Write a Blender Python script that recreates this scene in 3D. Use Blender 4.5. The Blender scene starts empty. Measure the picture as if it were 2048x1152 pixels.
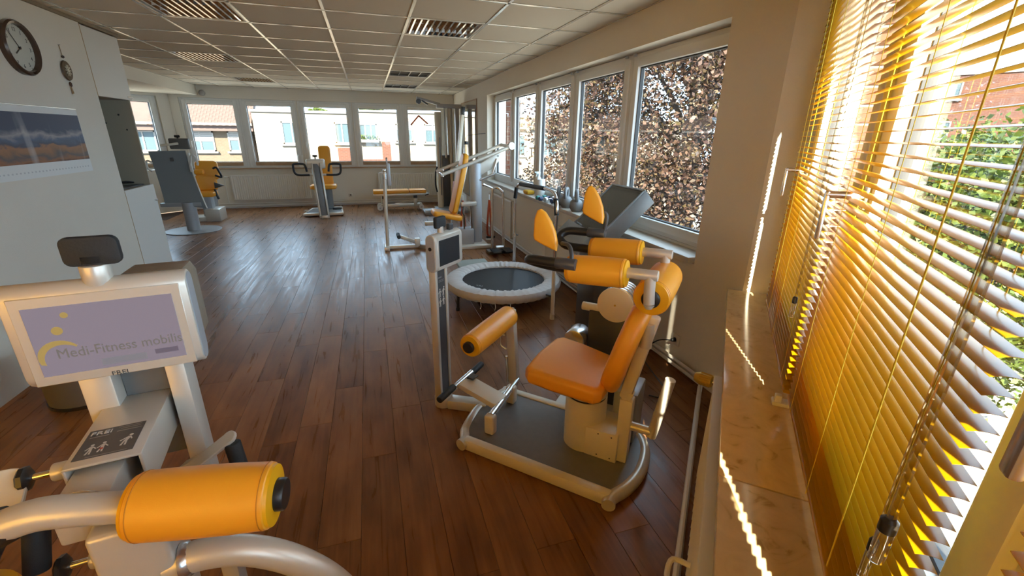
import bpy, bmesh, math, random
from mathutils import Vector, Matrix
R = math.radians
PI = math.pi
rnd = random.Random(7)
C = bpy.context.scene.collection
scn = bpy.context.scene

# ------------------------------------------------------------------ camera
def camera():
    yaw, pitch, roll = .3079, -.3350, .0125
    cy, sy, cp, sp = math.cos(yaw), math.sin(yaw), math.cos(pitch), math.sin(pitch)
    fwd = Vector((sy*cp, cy*cp, sp)); right = Vector((cy, -sy, 0)); up = right.cross(fwd)
    r2 = right*math.cos(roll) + up*math.sin(roll); u2 = -right*math.sin(roll) + up*math.cos(roll)
    m = Matrix((r2, u2, -fwd)).transposed().to_4x4()
    m.translation = (0, 0, 1.55)
    cd = bpy.data.cameras.new('camera'); cd.sensor_width = 36; cd.sensor_fit = 'HORIZONTAL'
    cd.lens = 875.48/2048*36; cd.clip_start = .02; cd.clip_end = 400
    co = bpy.data.objects.new('camera', cd); C.objects.link(co); co.matrix_world = m
    scn.camera = co
camera()

# ------------------------------------------------------------------ sky, sun, exposure
SKY_STRENGTH = 1.3
SKY_COLOR = (.55, .76, 1.0, 1)
SUN_STRENGTH = 8.5
SUN_ELEV = 36
wd = bpy.data.worlds.new('sky'); scn.world = wd; wd.use_nodes = True
bg = wd.node_tree.nodes['Background']; bg.inputs[0].default_value = SKY_COLOR; bg.inputs[1].default_value = SKY_STRENGTH
sd = bpy.data.lights.new('sun', 'SUN'); sd.energy = SUN_STRENGTH; sd.angle = R(.6); sd.color = (1, .88, .70)
so = bpy.data.objects.new('sun', sd); C.objects.link(so)
az = R(-117)                                   # towards the sun, measured from the streaks on the sill
sv = Vector((math.cos(az)*math.cos(R(SUN_ELEV)), math.sin(az)*math.cos(R(SUN_ELEV)), math.sin(R(SUN_ELEV))))
so.rotation_euler = sv.to_track_quat('Z', 'Y').to_euler(); so.location = sv*30
vs = scn.view_settings
vs.view_transform = 'Standard'; vs.look = 'None'; vs.exposure = 2.8; vs.gamma = 1; vs.use_curve_mapping = False
cyc = scn.cycles
cyc.max_bounces = 9; cyc.diffuse_bounces = 5; cyc.glossy_bounces = 4; cyc.transmission_bounces = 4; cyc.transparent_max_bounces = 16
cyc.caustics_reflective = False; cyc.caustics_refractive = False; cyc.sample_clamp_indirect = 6; cyc.blur_glossy = .6
cyc.use_denoising = True

# ------------------------------------------------------------------ materials
def newmat(name):
    m = bpy.data.materials.new(name); m.use_nodes = True
    nt = m.node_tree; b = nt.nodes['Principled BSDF']; return m, nt, b
def nd(nt, t, **k):
    n = nt.nodes.new(t)
    for a, v in k.items(): setattr(n, a, v)
    return n
def mat(name, col, rough=.5, metal=0., spec=.5, bump=0., bscale=60., var=0., vscale=3., coat=0., trans=0.):
    m, nt, b = newmat(name)
    b.inputs['Base Color'].default_value = (*col, 1); b.inputs['Roughness'].default_value = rough
    b.inputs['Metallic'].default_value = metal; b.inputs['Specular IOR Level'].default_value = spec
    if coat: b.inputs['Coat Weight'].default_value = coat; b.inputs['Coat Roughness'].default_value = .15
    if var or bump:
        tc = nd(nt, 'ShaderNodeTexCoord')
    if var:
        n = nd(nt, 'ShaderNodeTexNoise'); n.inputs['Scale'].default_value = vscale; n.inputs['Detail'].default_value = 4
        nt.links.new(tc.outputs['Object'], n.inputs['Vector'])
        mp = nd(nt, 'ShaderNodeMapRange'); mp.inputs[1].default_value = .3; mp.inputs[2].default_value = .7
        mp.inputs[3].default_value = 1-var; mp.inputs[4].default_value = 1+var
        nt.links.new(n.outputs['Fac'], mp.inputs[0])
        mx = nd(nt, 'ShaderNodeVectorMath', operation='SCALE'); mx.inputs[0].default_value = col
        nt.links.new(mp.outputs[0], mx.inputs['Scale']); nt.links.new(mx.outputs[0], b.inputs['Base Color'])
    if bump:
        n = nd(nt, 'ShaderNodeTexNoise'); n.inputs['Scale'].default_value = bscale; n.inputs['Detail'].default_value = 3
        nt.links.new(tc.outputs['Object'], n.inputs['Vector'])
        bp = nd(nt, 'ShaderNodeBump'); bp.inputs['Strength'].default_value = bump; bp.inputs['Distance'].default_value = .004
        nt.links.new(n.outputs['Fac'], bp.inputs['Height']); nt.links.new(bp.outputs[0], b.inputs['Normal'])
    return m
def emit(name, col, s=1., rough=.3):
    m = mat(name, (.02, .02, .02), rough); b = m.node_tree.nodes['Principled BSDF']
    b.inputs['Emission Color'].default_value = (*col, 1); b.inputs['Emission Strength'].default_value = s
    return m

M = {}
M['wall'] = mat('wall_paint', (.76, .70, .59), .85, bump=.25, bscale=180, var=.02, vscale=1.5)
M['plaster'] = mat('white_trim', (.72, .70, .65), .7)
M['ctile'] = mat('ceiling_tile', (.70, .63, .52), .8, bump=.15, bscale=300)
M['grid'] = mat('grid_metal', (.80, .77, .70), .22, metal=.55)
M['upvc'] = mat('window_plastic', (.74, .73, .69), .32)
M['dkframe'] = mat('window_gasket', (.03, .03, .03), .6)
M['tan'] = mat('tan_frame', (.42, .27, .15), .5, var=.12, vscale=8)
M['sill_w'] = mat('sill_stone', (.52, .48, .41), .35, var=.06, vscale=12)
M['silver'] = mat('silver_powder_coat', (.66, .61, .52), .34, metal=.35)
M['silver2'] = mat('grey_powder_coat', (.40, .41, .42), .42, metal=.2)
M['cream'] = mat('cream_powder_coat', (.78, .71, .57), .4, metal=.1)
M['alu'] = mat('brushed_aluminium', (.70, .70, .70), .25, metal=.9)
M['chrome'] = mat('chrome', (.82, .82, .82), .12, metal=1.)
M['yellow'] = mat('orange_vinyl', (.90, .38, .018), .42, bump=.05, bscale=400, spec=.7)
M['yellow2'] = mat('yellow_vinyl_end', (.84, .40, .006), .42)
M['seam'] = mat('seam_thread', (.55, .20, .008), .6)
M['black'] = mat('black_plastic', (.018, .017, .016), .35)
M['rubber'] = mat('black_rubber', (.02, .02, .02), .7, bump=.2, bscale=200)
M['darkgrey'] = mat('dark_grey_plate', (.165, .16, .15), .38, var=.05, vscale=30)
M['panel'] = mat('charcoal_panel', (.07, .07, .072), .3)
M['blue_grey'] = mat('blue_grey_sheet', (.27, .295, .30), .35, metal=.2)
M['white'] = mat('white_lacquer', (.74, .71, .64), .4)
M['paper'] = mat('paper', (.80, .80, .76), .7)
M['red'] = mat('orange_red', (.50, .075, .02), .5)
M['brass'] = mat('brass_yellow', (.55, .38, .08), .35, metal=.5)
M['screen'] = mat('dark_screen', (.03, .035, .04), .12)
M['grip'] = mat('foam_grip', (.02, .02, .022), .6, bump=.2, bscale=300)
M['kettle'] = mat('grey_vinyl_kettlebell', (.20, .20, .195), .5)
M['teal'] = mat('teal_vinyl', (.02, .22, .20), .45)
M['navy'] = mat('navy_vinyl', (.03, .05, .14), .45)
M['cloth'] = mat('trampoline_skirt', (.56, .53, .50), .8, bump=.3, bscale=90)
M['matblk'] = mat('jumping_mat', (.008, .010, .014), .34, spec=.10)
M['brickred'] = None
M['lightwood'] = mat('light_wood', (.45, .28, .12), .5, var=.1, vscale=10)
M['mirror'] = mat('mirror', (.85, .85, .85), .02, metal=1.)
M['cordy'] = mat('yellow_cord', (.75, .55, .02), .6)
M['concrete'] = mat('asphalt', (.25, .24, .22), .9, var=.1, vscale=.3)
M['bark'] = mat('bark', (.05, .04, .035), .9, bump=.5, bscale=12)

def glass_mat():
    m = bpy.data.materials.new('window_glass'); m.use_nodes = True; nt = m.node_tree; nt.nodes.clear()
    o = nd(nt, 'ShaderNodeOutputMaterial'); t = nd(nt, 'ShaderNodeBsdfTransparent'); g = nd(nt, 'ShaderNodeBsdfGlossy')
    t.inputs[0].default_value = (.95, .97, .96, 1); g.inputs['Roughness'].default_value = .01; g.inputs[0].default_value = (1, 1, 1, 1)
    lw = nd(nt, 'ShaderNodeLayerWeight'); lw.inputs[0].default_value = .5
    pw = nd(nt, 'ShaderNodeMath', operation='POWER'); pw.inputs[1].default_value = 5.; nt.links.new(lw.outputs[1], pw.inputs[0])
    f = nd(nt, 'ShaderNodeMath', operation='MULTIPLY_ADD'); f.inputs[1].default_value = .5; f.inputs[2].default_value = .03; nt.links.new(pw.outputs[0], f.inputs[0])
    mx = nd(nt, 'ShaderNodeMixShader'); nt.links.new(f.outputs[0], mx.inputs[0]); nt.links.new(t.outputs[0], mx.inputs[1]); nt.links.new(g.outputs[0], mx.inputs[2])
    nt.links.new(mx.outputs[0], o.inputs[0]); return m
M['glass'] = glass_mat()
def clear_plastic():
    m = bpy.data.materials.new('clear_acrylic'); m.use_nodes = True; nt = m.node_tree; nt.nodes.clear()
    o = nd(nt, 'ShaderNodeOutputMaterial'); t = nd(nt, 'ShaderNodeBsdfTransparent'); g = nd(nt, 'ShaderNodeBsdfGlossy')
    t.inputs[0].default_value = (.78, .76, .70, 1); g.inputs['Roughness'].default_value = .05; g.inputs[0].default_value = (1, 1, 1, 1)
    f = nd(nt, 'ShaderNodeLayerWeight'); f.inputs[0].default_value = .45
    mx = nd(nt, 'ShaderNodeMixShader'); nt.links.new(f.outputs[1], mx.inputs[0]); nt.links.new(t.outputs[0], mx.inputs[1]); nt.links.new(g.outputs[0], mx.inputs[2])
    nt.links.new(mx.outputs[0], o.inputs[0]); return m
M['acryl'] = clear_plastic()
def slat_mat():
    m, nt, b = newmat('yellow_slat_enamel')
    b.inputs['Base Color'].default_value = (.50, .315, .003, 1); b.inputs['Roughness'].default_value = .28
    b.inputs['Coat Weight'].default_value = .15; b.inputs['Coat Roughness'].default_value = .12
    t = nd(nt, 'ShaderNodeBsdfTranslucent'); t.inputs[0].default_value = (.88, .52, .006, 1)
    mx = nd(nt, 'ShaderNodeMixShader'); mx.inputs[0].default_value = .46
    nt.links.new(b.outputs[0], mx.inputs[1]); nt.links.new(t.outputs[0], mx.inputs[2])
    nt.links.new(mx.outputs[0], nt.nodes['Material Output'].inputs[0]); return m
M['slat'] = slat_mat()
def blind_fabric():
    m, nt, b = newmat('yellow_blind_fabric')
    b.inputs['Base Color'].default_value = (.70, .48, .06, 1); b.inputs['Roughness'].default_value = .8
    t = nd(nt, 'ShaderNodeBsdfTranslucent'); t.inputs[0].default_value = (.92, .68, .26, 1)
    mx = nd(nt, 'ShaderNodeMixShader'); mx.inputs[0].default_value = .60
    nt.links.new(b.outputs[0], mx.inputs[1]); nt.links.new(t.outputs[0], mx.inputs[2]); nt.links.new(mx.outputs[0], nt.nodes['Material Output'].inputs[0]); return m
M['fabric'] = blind_fabric()  # translucent cloth of the added blinds, tinted for the golden fill
def plank_mat():
    m, nt, b = newmat('vinyl_wood_plank')
    tc = nd(nt, 'ShaderNodeTexCoord'); oi = nd(nt, 'ShaderNodeObjectInfo'); ge = nd(nt, 'ShaderNodeNewGeometry')
    ad = nd(nt, 'ShaderNodeMath', operation='ADD'); nt.links.new(oi.outputs['Random'], ad.inputs[0]); nt.links.new(ge.outputs['Random Per Island'], ad.inputs[1])
    fr = nd(nt, 'ShaderNodeMath', operation='FRACT'); nt.links.new(ad.outputs[0], fr.inputs[0])
    off = nd(nt, 'ShaderNodeMath', operation='MULTIPLY'); off.inputs[1].default_value = 37.; nt.links.new(fr.outputs[0], off.inputs[0])
    cx = nd(nt, 'ShaderNodeCombineXYZ'); nt.links.new(off.outputs[0], cx.inputs[0]); nt.links.new(off.outputs[0], cx.inputs[1])
    va = nd(nt, 'ShaderNodeVectorMath', operation='ADD'); nt.links.new(tc.outputs['Object'], va.inputs[0]); nt.links.new(cx.outputs[0], va.inputs[1])
    mp = nd(nt, 'ShaderNodeMapping'); mp.inputs['Scale'].default_value = (26, 1.6, 1); nt.links.new(va.outputs[0], mp.inputs[0])
    n1 = nd(nt, 'ShaderNodeTexNoise'); n1.inputs['Scale'].default_value = 1.; n1.inputs['Detail'].default_value = 6; n1.inputs['Distortion'].default_value = 1.2
    nt.links.new(mp.outputs[0], n1.inputs['Vector'])
    mp2 = nd(nt, 'ShaderNodeMapping'); mp2.inputs['Scale'].default_value = (5, 1.8, 1); nt.links.new(va.outputs[0], mp2.inputs[0])
    n2 = nd(nt, 'ShaderNodeTexNoise'); n2.inputs['Scale'].default_value = 1.3; n2.inputs['Detail'].default_value = 5; nt.links.new(mp2.outputs[0], n2.inputs['Vector'])
    mixf = nd(nt, 'ShaderNodeMath', operation='MULTIPLY_ADD'); nt.links.new(n1.outputs['Fac'], mixf.inputs[0]); mixf.inputs[1].default_value = .30
    m2 = nd(nt, 'ShaderNodeMath', operation='MULTIPLY'); nt.links.new(n2.outputs['Fac'], m2.inputs[0]); m2.inputs[1].default_value = .55; nt.links.new(m2.outputs[0], mixf.inputs[2])
    m3 = nd(nt, 'ShaderNodeMath', operation='MULTIPLY_ADD'); nt.links.new(fr.outputs[0], m3.inputs[0]); m3.inputs[1].default_value = .12; nt.links.new(mixf.outputs[0], m3.inputs[2])
    cr = nd(nt, 'ShaderNodeValToRGB'); e = cr.color_ramp.elements
    e[0].position = .30; e[0].color = (.110, .043, .016, 1); e[1].position = .80; e[1].color = (.42, .20, .076, 1)
    x = e.new(.50); x.color = (.24, .104, .038, 1)
    nt.links.new(m3.outputs[0], cr.inputs[0]); nt.links.new(cr.outputs[0], b.inputs['Base Color'])
    rr = nd(nt, 'ShaderNodeMapRange'); rr.inputs[1].default_value = .3; rr.inputs[2].default_value = .7; rr.inputs[3].default_value = .25; rr.inputs[4].default_value = .40
    nt.links.new(n1.outputs['Fac'], rr.inputs[0]); nt.links.new(rr.outputs[0], b.inputs['Roughness'])
    bp = nd(nt, 'ShaderNodeBump'); bp.inputs['Strength'].default_value = .10; bp.inputs['Distance'].default_value = .002
    nt.links.new(n1.outputs['Fac'], bp.inputs['Height']); nt.links.new(bp.outputs[0], b.inputs['Normal'])
    b.inputs['Specular IOR Level'].default_value = .25
    return m
M['plank'] = plank_mat()
def marble_mat():
    m, nt, b = newmat('beige_limestone_sill')
    tc = nd(nt, 'ShaderNodeTexCoord')
    n = nd(nt, 'ShaderNodeTexNoise'); n.inputs['Scale'].default_value = 14; n.inputs['Detail'].default_value = 8; n.inputs['Distortion'].default_value = 1.5
    nt.links.new(tc.outputs['Object'], n.inputs['Vector'])
    cr = nd(nt, 'ShaderNodeValToRGB'); e = cr.color_ramp.elements
    e[0].position = .28; e[0].color = (.48, .33, .16, 1); e[1].position = .62; e[1].color = (.78, .60, .34, 1)
    x = e.new(.38); x.color = (.70, .53, .29, 1)
    nt.links.new(n.outputs['Fac'], cr.inputs[0]); nt.links.new(cr.outputs[0], b.inputs['Base Color'])
    b.inputs['Roughness'].default_value = .16; return m
M['marble'] = marble_mat()
def brick_mat(name, c1, c2, mortar, sc=1., coord='Object'):
    m, nt, b = newmat(name); tc = nd(nt, 'ShaderNodeTexCoord'); mp = nd(nt, 'ShaderNodeMapping')
    mp.inputs['Rotation'].default_value = (R(90), 0, 0); nt.links.new(tc.outputs[coord], mp.inputs[0])
    br = nd(nt, 'ShaderNodeTexBrick'); br.inputs['Color1'].default_value = (*c1, 1); br.inputs['Color2'].default_value = (*c2, 1); br.inputs['Mortar'].default_value = (*mortar, 1)
    br.inputs['Scale'].default_value = sc; br.inputs['Mortar Size'].default_value = .012; br.inputs['Brick Width'].default_value = .25; br.inputs['Row Height'].default_value = .083
    nt.links.new(mp.outputs[0], br.inputs['Vector']); nt.links.new(br.outputs['Color'], b.inputs['Base Color']); b.inputs['Roughness'].default_value = .9
    return m
M['facade_red'] = brick_mat('orange_brick_facade', (.055, .014, .0055), (.044, .011, .005), (.052, .03, .02))
M['facade_pale'] = brick_mat('pale_brick_facade', (.062, .044, .028), (.052, .035, .022), (.068, .053, .038))
M['facade_white'] = brick_mat('white_brick_facade', (.13, .112, .09), (.12, .10, .078), (.125, .112, .09))
M['bricka'] = mat('red_brick', (.10, .033, .017), .9, bump=.4, bscale=60, var=.25, vscale=5)
M['mortar'] = mat('mortar', (.18, .15, .12), .95)
M['rooftile'] = mat('clay_roof_tile', (.045, .024, .017), .8, var=.15, vscale=2)
M['wglass_far'] = mat('far_window_pane', (.035, .055, .065), .3, spec=.3)
M['white_far'] = mat('white_facade_trim', (.16, .155, .15), .7)
def leaf_mat(name, cols):
    m, nt, b = newmat(name); ge = nd(nt, 'ShaderNodeNewGeometry')
    cr = nd(nt, 'ShaderNodeValToRGB'); e = cr.color_ramp.elements
    e[0].position = 0; e[0].color = (*cols[0], 1); e[1].position = 1; e[1].color = (*cols[-1], 1)
    for i, c in enumerate(cols[1:-1]):
        x = e.new((i+1)/(len(cols)-1)); x.color = (*c, 1)
    nt.links.new(ge.outputs['Random Per Island'], cr.inputs[0]); nt.links.new(cr.outputs[0], b.inputs['Base Color'])
    b.inputs['Roughness'].default_value = .55
    t = nd(nt, 'ShaderNodeBsdfTranslucent'); nt.links.new(cr.outputs[0], t.inputs[0])
    mx = nd(nt, 'ShaderNodeMixShader'); mx.inputs[0].default_value = .35
    nt.links.new(b.outputs[0], mx.inputs[1]); nt.links.new(t.outputs[0], mx.inputs[2]); nt.links.new(mx.outputs[0], nt.nodes['Material Output'].inputs[0])
    return m
M['leaf_red'] = leaf_mat('copper_beech_leaf', [(.010, .004, .003), (.036, .015, .010), (.072, .038, .023), (.050, .036, .010), (.026, .011, .008), (.098, .055, .034)])
M['leaf_green'] = leaf_mat('green_leaf', [(.018, .036, .003), (.042, .070, .006), (.07, .095, .012), (.03, .05, .005)])

# ------------------------------------------------------------------ mesh helpers
def frame(o, x, z):
    """matrix with origin o, X axis x, Z axis z (orthogonalised)"""
    z = Vector(z).normalized(); x = Vector(x); x = (x - z*x.dot(z)).normalized(); y = z.cross(x)
    m = Matrix((x, y, z)).transposed().to_4x4(); m.translation = o; return m
class B:
    def __init__(s): s.bm = bmesh.new()
    def _merge(s, tb, mx=None):
        if mx is not None: tb.transform(mx)
        me = bpy.data.meshes.new('t'); tb.to_mesh(me); tb.free(); s.bm.from_mesh(me); bpy.data.meshes.remove(me)
    def box(s, c, sz, bev=0., seg=2, mx=None):
        tb = bmesh.new(); bmesh.ops.create_cube(tb, size=1.)
        bmesh.ops.scale(tb, vec=sz, verts=tb.verts)
        if bev: bmesh.ops.bevel(tb, geom=tb.edges[:], offset=min(bev, min(sz)*.49), segments=seg, affect='EDGES', profile=.5)
        bmesh.ops.translate(tb, vec=c, verts=tb.verts); s._merge(tb, mx); return s
    def b2(s, lo, hi, bev=0., seg=2, mx=None):
        return s.box([(a+b)/2 for a, b in zip(lo, hi)], [abs(b-a) for a, b in zip(lo, hi)], bev, seg, mx)
    def bar(s, p0, p1, w, h, bev=0., up=(0, 0, 1), ext=0.):
        """rectangular bar from p0 to p1: w across, h along 'up'"""
        p0, p1 = Vector(p0), Vector(p1); d = p1-p0; L = d.length
        x = d.normalized(); u = Vector(up); u = (u - x*u.dot(x)).normalized(); y = u.cross(x)
        m = Matrix((x, y, u)).transposed().to_4x4(); m.translation = (p0+p1)/2
        return s.box((0, 0, 0), (L+2*ext, w, h), bev, 2, m)
    def cyl(s, p0, p1, r, r2=None, n=20, bev=0., seg=2):
        p0, p1 = Vector(p0), Vector(p1); d = p1-p0; L = d.length; r2 = r if r2 is None else r2
        tb = bmesh.new(); bmesh.ops.create_cone(tb, cap_ends=True, cap_tris=False, segments=n, radius1=r, radius2=r2, depth=L)
        if bev:
            eg = [e for e in tb.edges if abs(abs(e.verts[0].co.z)-L/2) < 1e-6 and abs(e.verts[0].co.z-e.verts[1].co.z) < 1e-6]
            bmesh.ops.bevel(tb, geom=eg, offset=bev, segments=seg, affect='EDGES', profile=.5)
        m = d.to_track_quat('Z', 'Y').to_matrix().to_4x4(); m.translation = (p0+p1)/2
        s._merge(tb, m); return s
    def tube(s, pts, r, n=10, smooth=0, closed=False, sy=1.):
        P = [Vector(p) for p in pts]
        if smooth:
            Q = []; N = len(P)
            rng = range(N if closed else N-1)
            for i in rng:
                p0 = P[(i-1) % N] if (closed or i > 0) else P[i]*2-P[i+1]
                p1, p2 = P[i], P[(i+1) % N]
                p3 = P[(i+2) % N] if (closed or i+2 < N) else p2*2-p1
                for k in range(smooth):
                    t = k/smooth
                    Q.append(.5*((2*p1)+(p2-p0)*t+(2*p0-5*p1+4*p2-p3)*t*t+(3*p1-p0-3*p2+p3)*t**3))
            if not closed: Q.append(P[-1])
            P = Q
        rs = r if isinstance(r, (list, tuple)) else None
        bm = s.bm; rings = []; N = len(P); nrm = None
        for i in range(N):
            a = P[(i-1) % N] if (closed or i > 0) else P[i]; b = P[(i+1) % N] if (closed or i < N-1) else P[i]
            t = (b-a).normalized()
            if nrm is None:
                nrm = Vector((0, 0, 1)) if abs(t.z) < .9 else Vector((1, 0, 0))
            nrm = (nrm - t*nrm.dot(t)).normalized(); bi = t.cross(nrm)
            rr = rs[min(len(rs)-1, int(i*(len(rs)-1)/max(1, N-1)))] if rs else r
            rings.append([bm.verts.new(P[i] + (nrm*math.cos(q)*sy + bi*math.sin(q))*rr) for q in [2*PI*k/n for k in range(n)]])
        for i in range(N if closed else N-1):
            a, b = rings[i], rings[(i+1) % N]
            for k in range(n): bm.faces.new((a[k], a[(k+1) % n], b[(k+1) % n], b[k]))
        if not closed:
            bm.faces.new(rings[0][::-1]); bm.faces.new(rings[-1])
        return s
    def lathe(s, prof, o=(0, 0, 0), axis=(0, 0, 1), n=24):
        m = Vector(axis).normalized().to_track_quat('Z', 'Y').to_matrix().to_4x4(); m.translation = o
        tb = bmesh.new(); rings = []
        for r, h in prof:
            rings.append([tb.verts.new((r*math.cos(2*PI*k/n), r*math.sin(2*PI*k/n), h)) for k in range(n)] if r > 1e-6 else [tb.verts.new((0, 0, h))])
        for a, b in zip(rings, rings[1:]):
            for k in range(n):
                k2 = (k+1) % n
                if len(a) == 1 and len(b) == 1: continue
                if len(a) == 1: tb.faces.new((a[0], b[k2], b[k]))
                elif len(b) == 1: tb.faces.new((a[k], a[k2], b[0]))
                else: tb.faces.new((a[k], a[k2], b[k2], b[k]))
        for ring, flip in ((rings[0], True), (rings[-1], False)):
            if len(ring) > 1: tb.faces.new(ring[::-1] if flip else ring)
        s._merge(tb, m); return s
    def ext(s, poly, depth, mx=None, bev=0., seg=2):
        """extrude a 2-D outline (xy) by depth along z (centred)"""
        tb = bmesh.new(); vs = [tb.verts.new((x, y, -depth/2)) for x, y in poly]; f = tb.faces.new(vs)
        r = bmesh.ops.extrude_face_region(tb, geom=[f]); bmesh.ops.translate(tb, vec=(0, 0, depth), verts=[v for v in r['geom'] if isinstance(v, bmesh.types.BMVert)])
        bmesh.ops.recalc_face_normals(tb, faces=tb.faces)
        if bev:
            eg = [e for e in tb.edges if abs(e.verts[0].co.z-e.verts[1].co.z) < 1e-7]
            bmesh.ops.bevel(tb, geom=eg, offset=bev, segments=seg, affect='EDGES', profile=.5, clamp_overlap=True)
        s._merge(tb, mx); return s
    def quad(s, a, b, c, d): s.bm.faces.new([s.bm.verts.new(p) for p in (a, b, c, d)]); return s
    def mesh(s, name='m', smooth=True, ang=38):
        me = bpy.data.meshes.new(name); bmesh.ops.recalc_face_normals(s.bm, faces=s.bm.faces); s.bm.to_mesh(me); s.bm.free()
        if smooth:
            me.polygons.foreach_set('use_smooth', [True]*len(me.polygons)); me.set_sharp_from_angle(angle=R(ang))
        return me
def put(name, me, m, parent=None):
    o = bpy.data.objects.new(name, me); C.objects.link(o)
    if m is not None and not me.materials: me.materials.append(M[m] if isinstance(m, str) else m)
    if parent is not None: o.parent = parent
    return o
def part(name, b, m, parent, label=None):
    o = put(name, b.mesh(name), m, parent)
    if label: o['label'] = label
    return o
def thing(name, label, cat, loc=(0, 0, 0), rz=0., group=None):
    o = bpy.data.objects.new(name, None); C.objects.link(o); o.location = loc; o.rotation_euler = (0, 0, rz); o.empty_display_size = .1
    return tag(o, label, cat, group)
def tag(o, label, cat, group=None):
    o['label'] = label; o['category'] = cat
    if group: o['group'] = group
    return o
def struct(name, b, m, label=None):
    o = put(name, b.mesh(name), m); o['kind'] = 'structure'
    if label: o['label'] = label
    return o
def sroot(name, loc=(0, 0, 0), rz=0., label=None):
    o = bpy.data.objects.new(name, None); C.objects.link(o); o.location = loc; o.rotation_euler = (0, 0, rz); o['kind'] = 'structure'; o.empty_display_size = .1
    if label: o['label'] = label
    return o
def dup(root, loc=None, rz=None, label=None):
    r = root.copy(); C.objects.link(r)
    if loc is not None: r.location = loc
    if rz is not None: r.rotation_euler = (0, 0, rz)
    if label: r['label'] = label
    for ch in list(root.children):
        c = ch.copy(); C.objects.link(c); c.parent = r
        for g in list(ch.children):
            d = g.copy(); C.objects.link(d); d.parent = c
    return r
def text_mesh(body, size, ext=.0006, align='CENTER'):
    cu = bpy.data.curves.new('t', 'FONT'); cu.body = body; cu.size = size; cu.extrude = ext; cu.align_x = align; cu.align_y = 'CENTER'; cu.resolution_u = 3
    o = bpy.data.objects.new('t', cu); C.objects.link(o)
    dg = bpy.context.evaluated_depsgraph_get(); dg.update()
    me = bpy.data.meshes.new_from_object(o.evaluated_get(dg)); bpy.data.objects.remove(o); bpy.data.curves.remove(cu)
    me.materials.clear(); return me
def text(name, body, size, m, parent, mx, sx=1., align='CENTER'):
    me = text_mesh(body, size, align=align); o = put(name, me, m, parent); o.matrix_basis = mx @ Matrix.Diagonal((sx, 1, 1, 1)); return o
def arc(cx, cy, r, a0, a1, n):
    return [(cx+r*math.cos(a0+(a1-a0)*k/n), cy+r*math.sin(a0+(a1-a0)*k/n)) for k in range(n+1)]
def rrect(w, h, r, n=4):
    return arc(w/2-r, h/2-r, r, 0, PI/2, n)+arc(-w/2+r, h/2-r, r, PI/2, PI, n)+arc(-w/2+r, -h/2+r, r, PI, 1.5*PI, n)+arc(w/2-r, -h/2+r, r, 1.5*PI, 2*PI, n)

# ================================================================== THE ROOM
CEIL = 2.415
S0 = Vector((1.868, 1.857, 0)); DA = R(226.9)
dd = Vector((math.cos(DA), math.sin(DA), 0)); dn = Vector((-math.sin(DA), math.cos(DA), 0))
def dg(t, n, z=0.): return S0 + dd*t + dn*n + Vector((0, 0, z))
YF = -1.15
d55 = dg(4.12, .075); d55.y = YF
ROOM = [(1.97, 10.85), (-3.6, 10.85), (-5.6, 8.85), (-5.6, YF), (d55.x, d55.y), (1.97, 1.85)]

# ---- floor: slab with individual planks
def slab(poly, z0, z1):
    b = B(); b.ext(poly, abs(z1-z0), Matrix.Translation((0, 0, (z0+z1)/2))); return b
flo = struct('floor', slab(ROOM, -.3, -.0045), mat('plank_joint', (.05, .022, .012), .8))
def plank_mesh(w, l):
    b = B(); g = .0005
    b.box((0, 0, -.0022), (w-2*g, l-2*g, .0044), .0011, 1); return b.mesh('plank', False)
PW, PL = .1665, 1.2
pm = plank_mesh(PW, PL); pm.materials.append(M['plank'])
rest = B(); nplank = 0
ncol = 46
for i in range(ncol):
    x = 2.0 - PW/2 - i*PW
    if x < -5.6: break
    y = YF - rnd.random()*PL
    while y < 10.85:
        a, bq = max(y, YF), min(y+PL, 10.85)
        if bq <= a: y += PL; continue
        l = bq-a; cy_ = (a+bq)/2
        y += PL
        if l < .05: continue
        # beyond the slanted window wall?
        ycut = S0.y + (dn.x*(x-S0.x)-.25)/(-dn.y)
        if bq < ycut+.03: continue
        a = max(a, ycut); l = bq-a; cy_ = (a+bq)/2
        if x < -3.7 and bq > 10.85-(-3.6-x): continue
        if x < -2.25 and 3.0 < cy_ < 5.6: continue
        vis = bq > .75 and (x > -2.2 or bq > 6.4) and x > -3.6 and nplank < 298
        if vis:
            o = put('plank', pm, None, flo); o.location = (x, cy_, 0); o.scale = (1, l/PL, 1); nplank += 1
        else:
            rest.box((x, cy_, -.0022), (PW-.0016, l-.0016, .0044))
o = put('plank_field', rest.mesh('plank_field', False), 'plank', flo); o['kind'] = 'stuff'

# ---- ceiling: slab, T-bar grid, single tiles
cei = struct('ceiling', slab(ROOM, CEIL+.035, CEIL+.4), M['wall'])
GX0, GY0, GDX, GDY = -.228, 4.0, .625, .6375
XS = [-3.12]+[GX0+k*GDX for k in range(-4, 4)]+[1.97]
rows = range(-3, 11)
special = {(-2, 0): 'L', (1, 0): 'L', (-3, 4): 'L', (-3, 8): 'L', (1, 5): 'V', (1, 8): 'V', (-2, -3): 'L', (1, -4): 'L'}
tmesh = {}
for i in range(len(XS)-1):
    x0, x1 = XS[i], XS[i+1]; k = round((x0-GX0)/GDX) if i > 0 else -99
    for r in rows:
        y0 = GY0+r*GDY; y1 = min(y0+GDY, 10.85)
        if y1-y0 < .05 or (k, r) in special: continue
        w, l = x1-x0, y1-y0; key = (round(w, 3), round(l, 3))
        if key not in tmesh:
            b = B(); b.box((0, 0, .008), (w-.012, l-.012, .016), .003, 1); tmesh[key] = b.mesh('ceiling_tile', False); tmesh[key].materials.append(M['ctile'])
        o = put('ceiling_tile', tmesh[key], None, cei); o.location = ((x0+x1)/2, (y0+y1)/2, CEIL+.004)
ymin, ymax = GY0-3*GDY, 10.85
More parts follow.
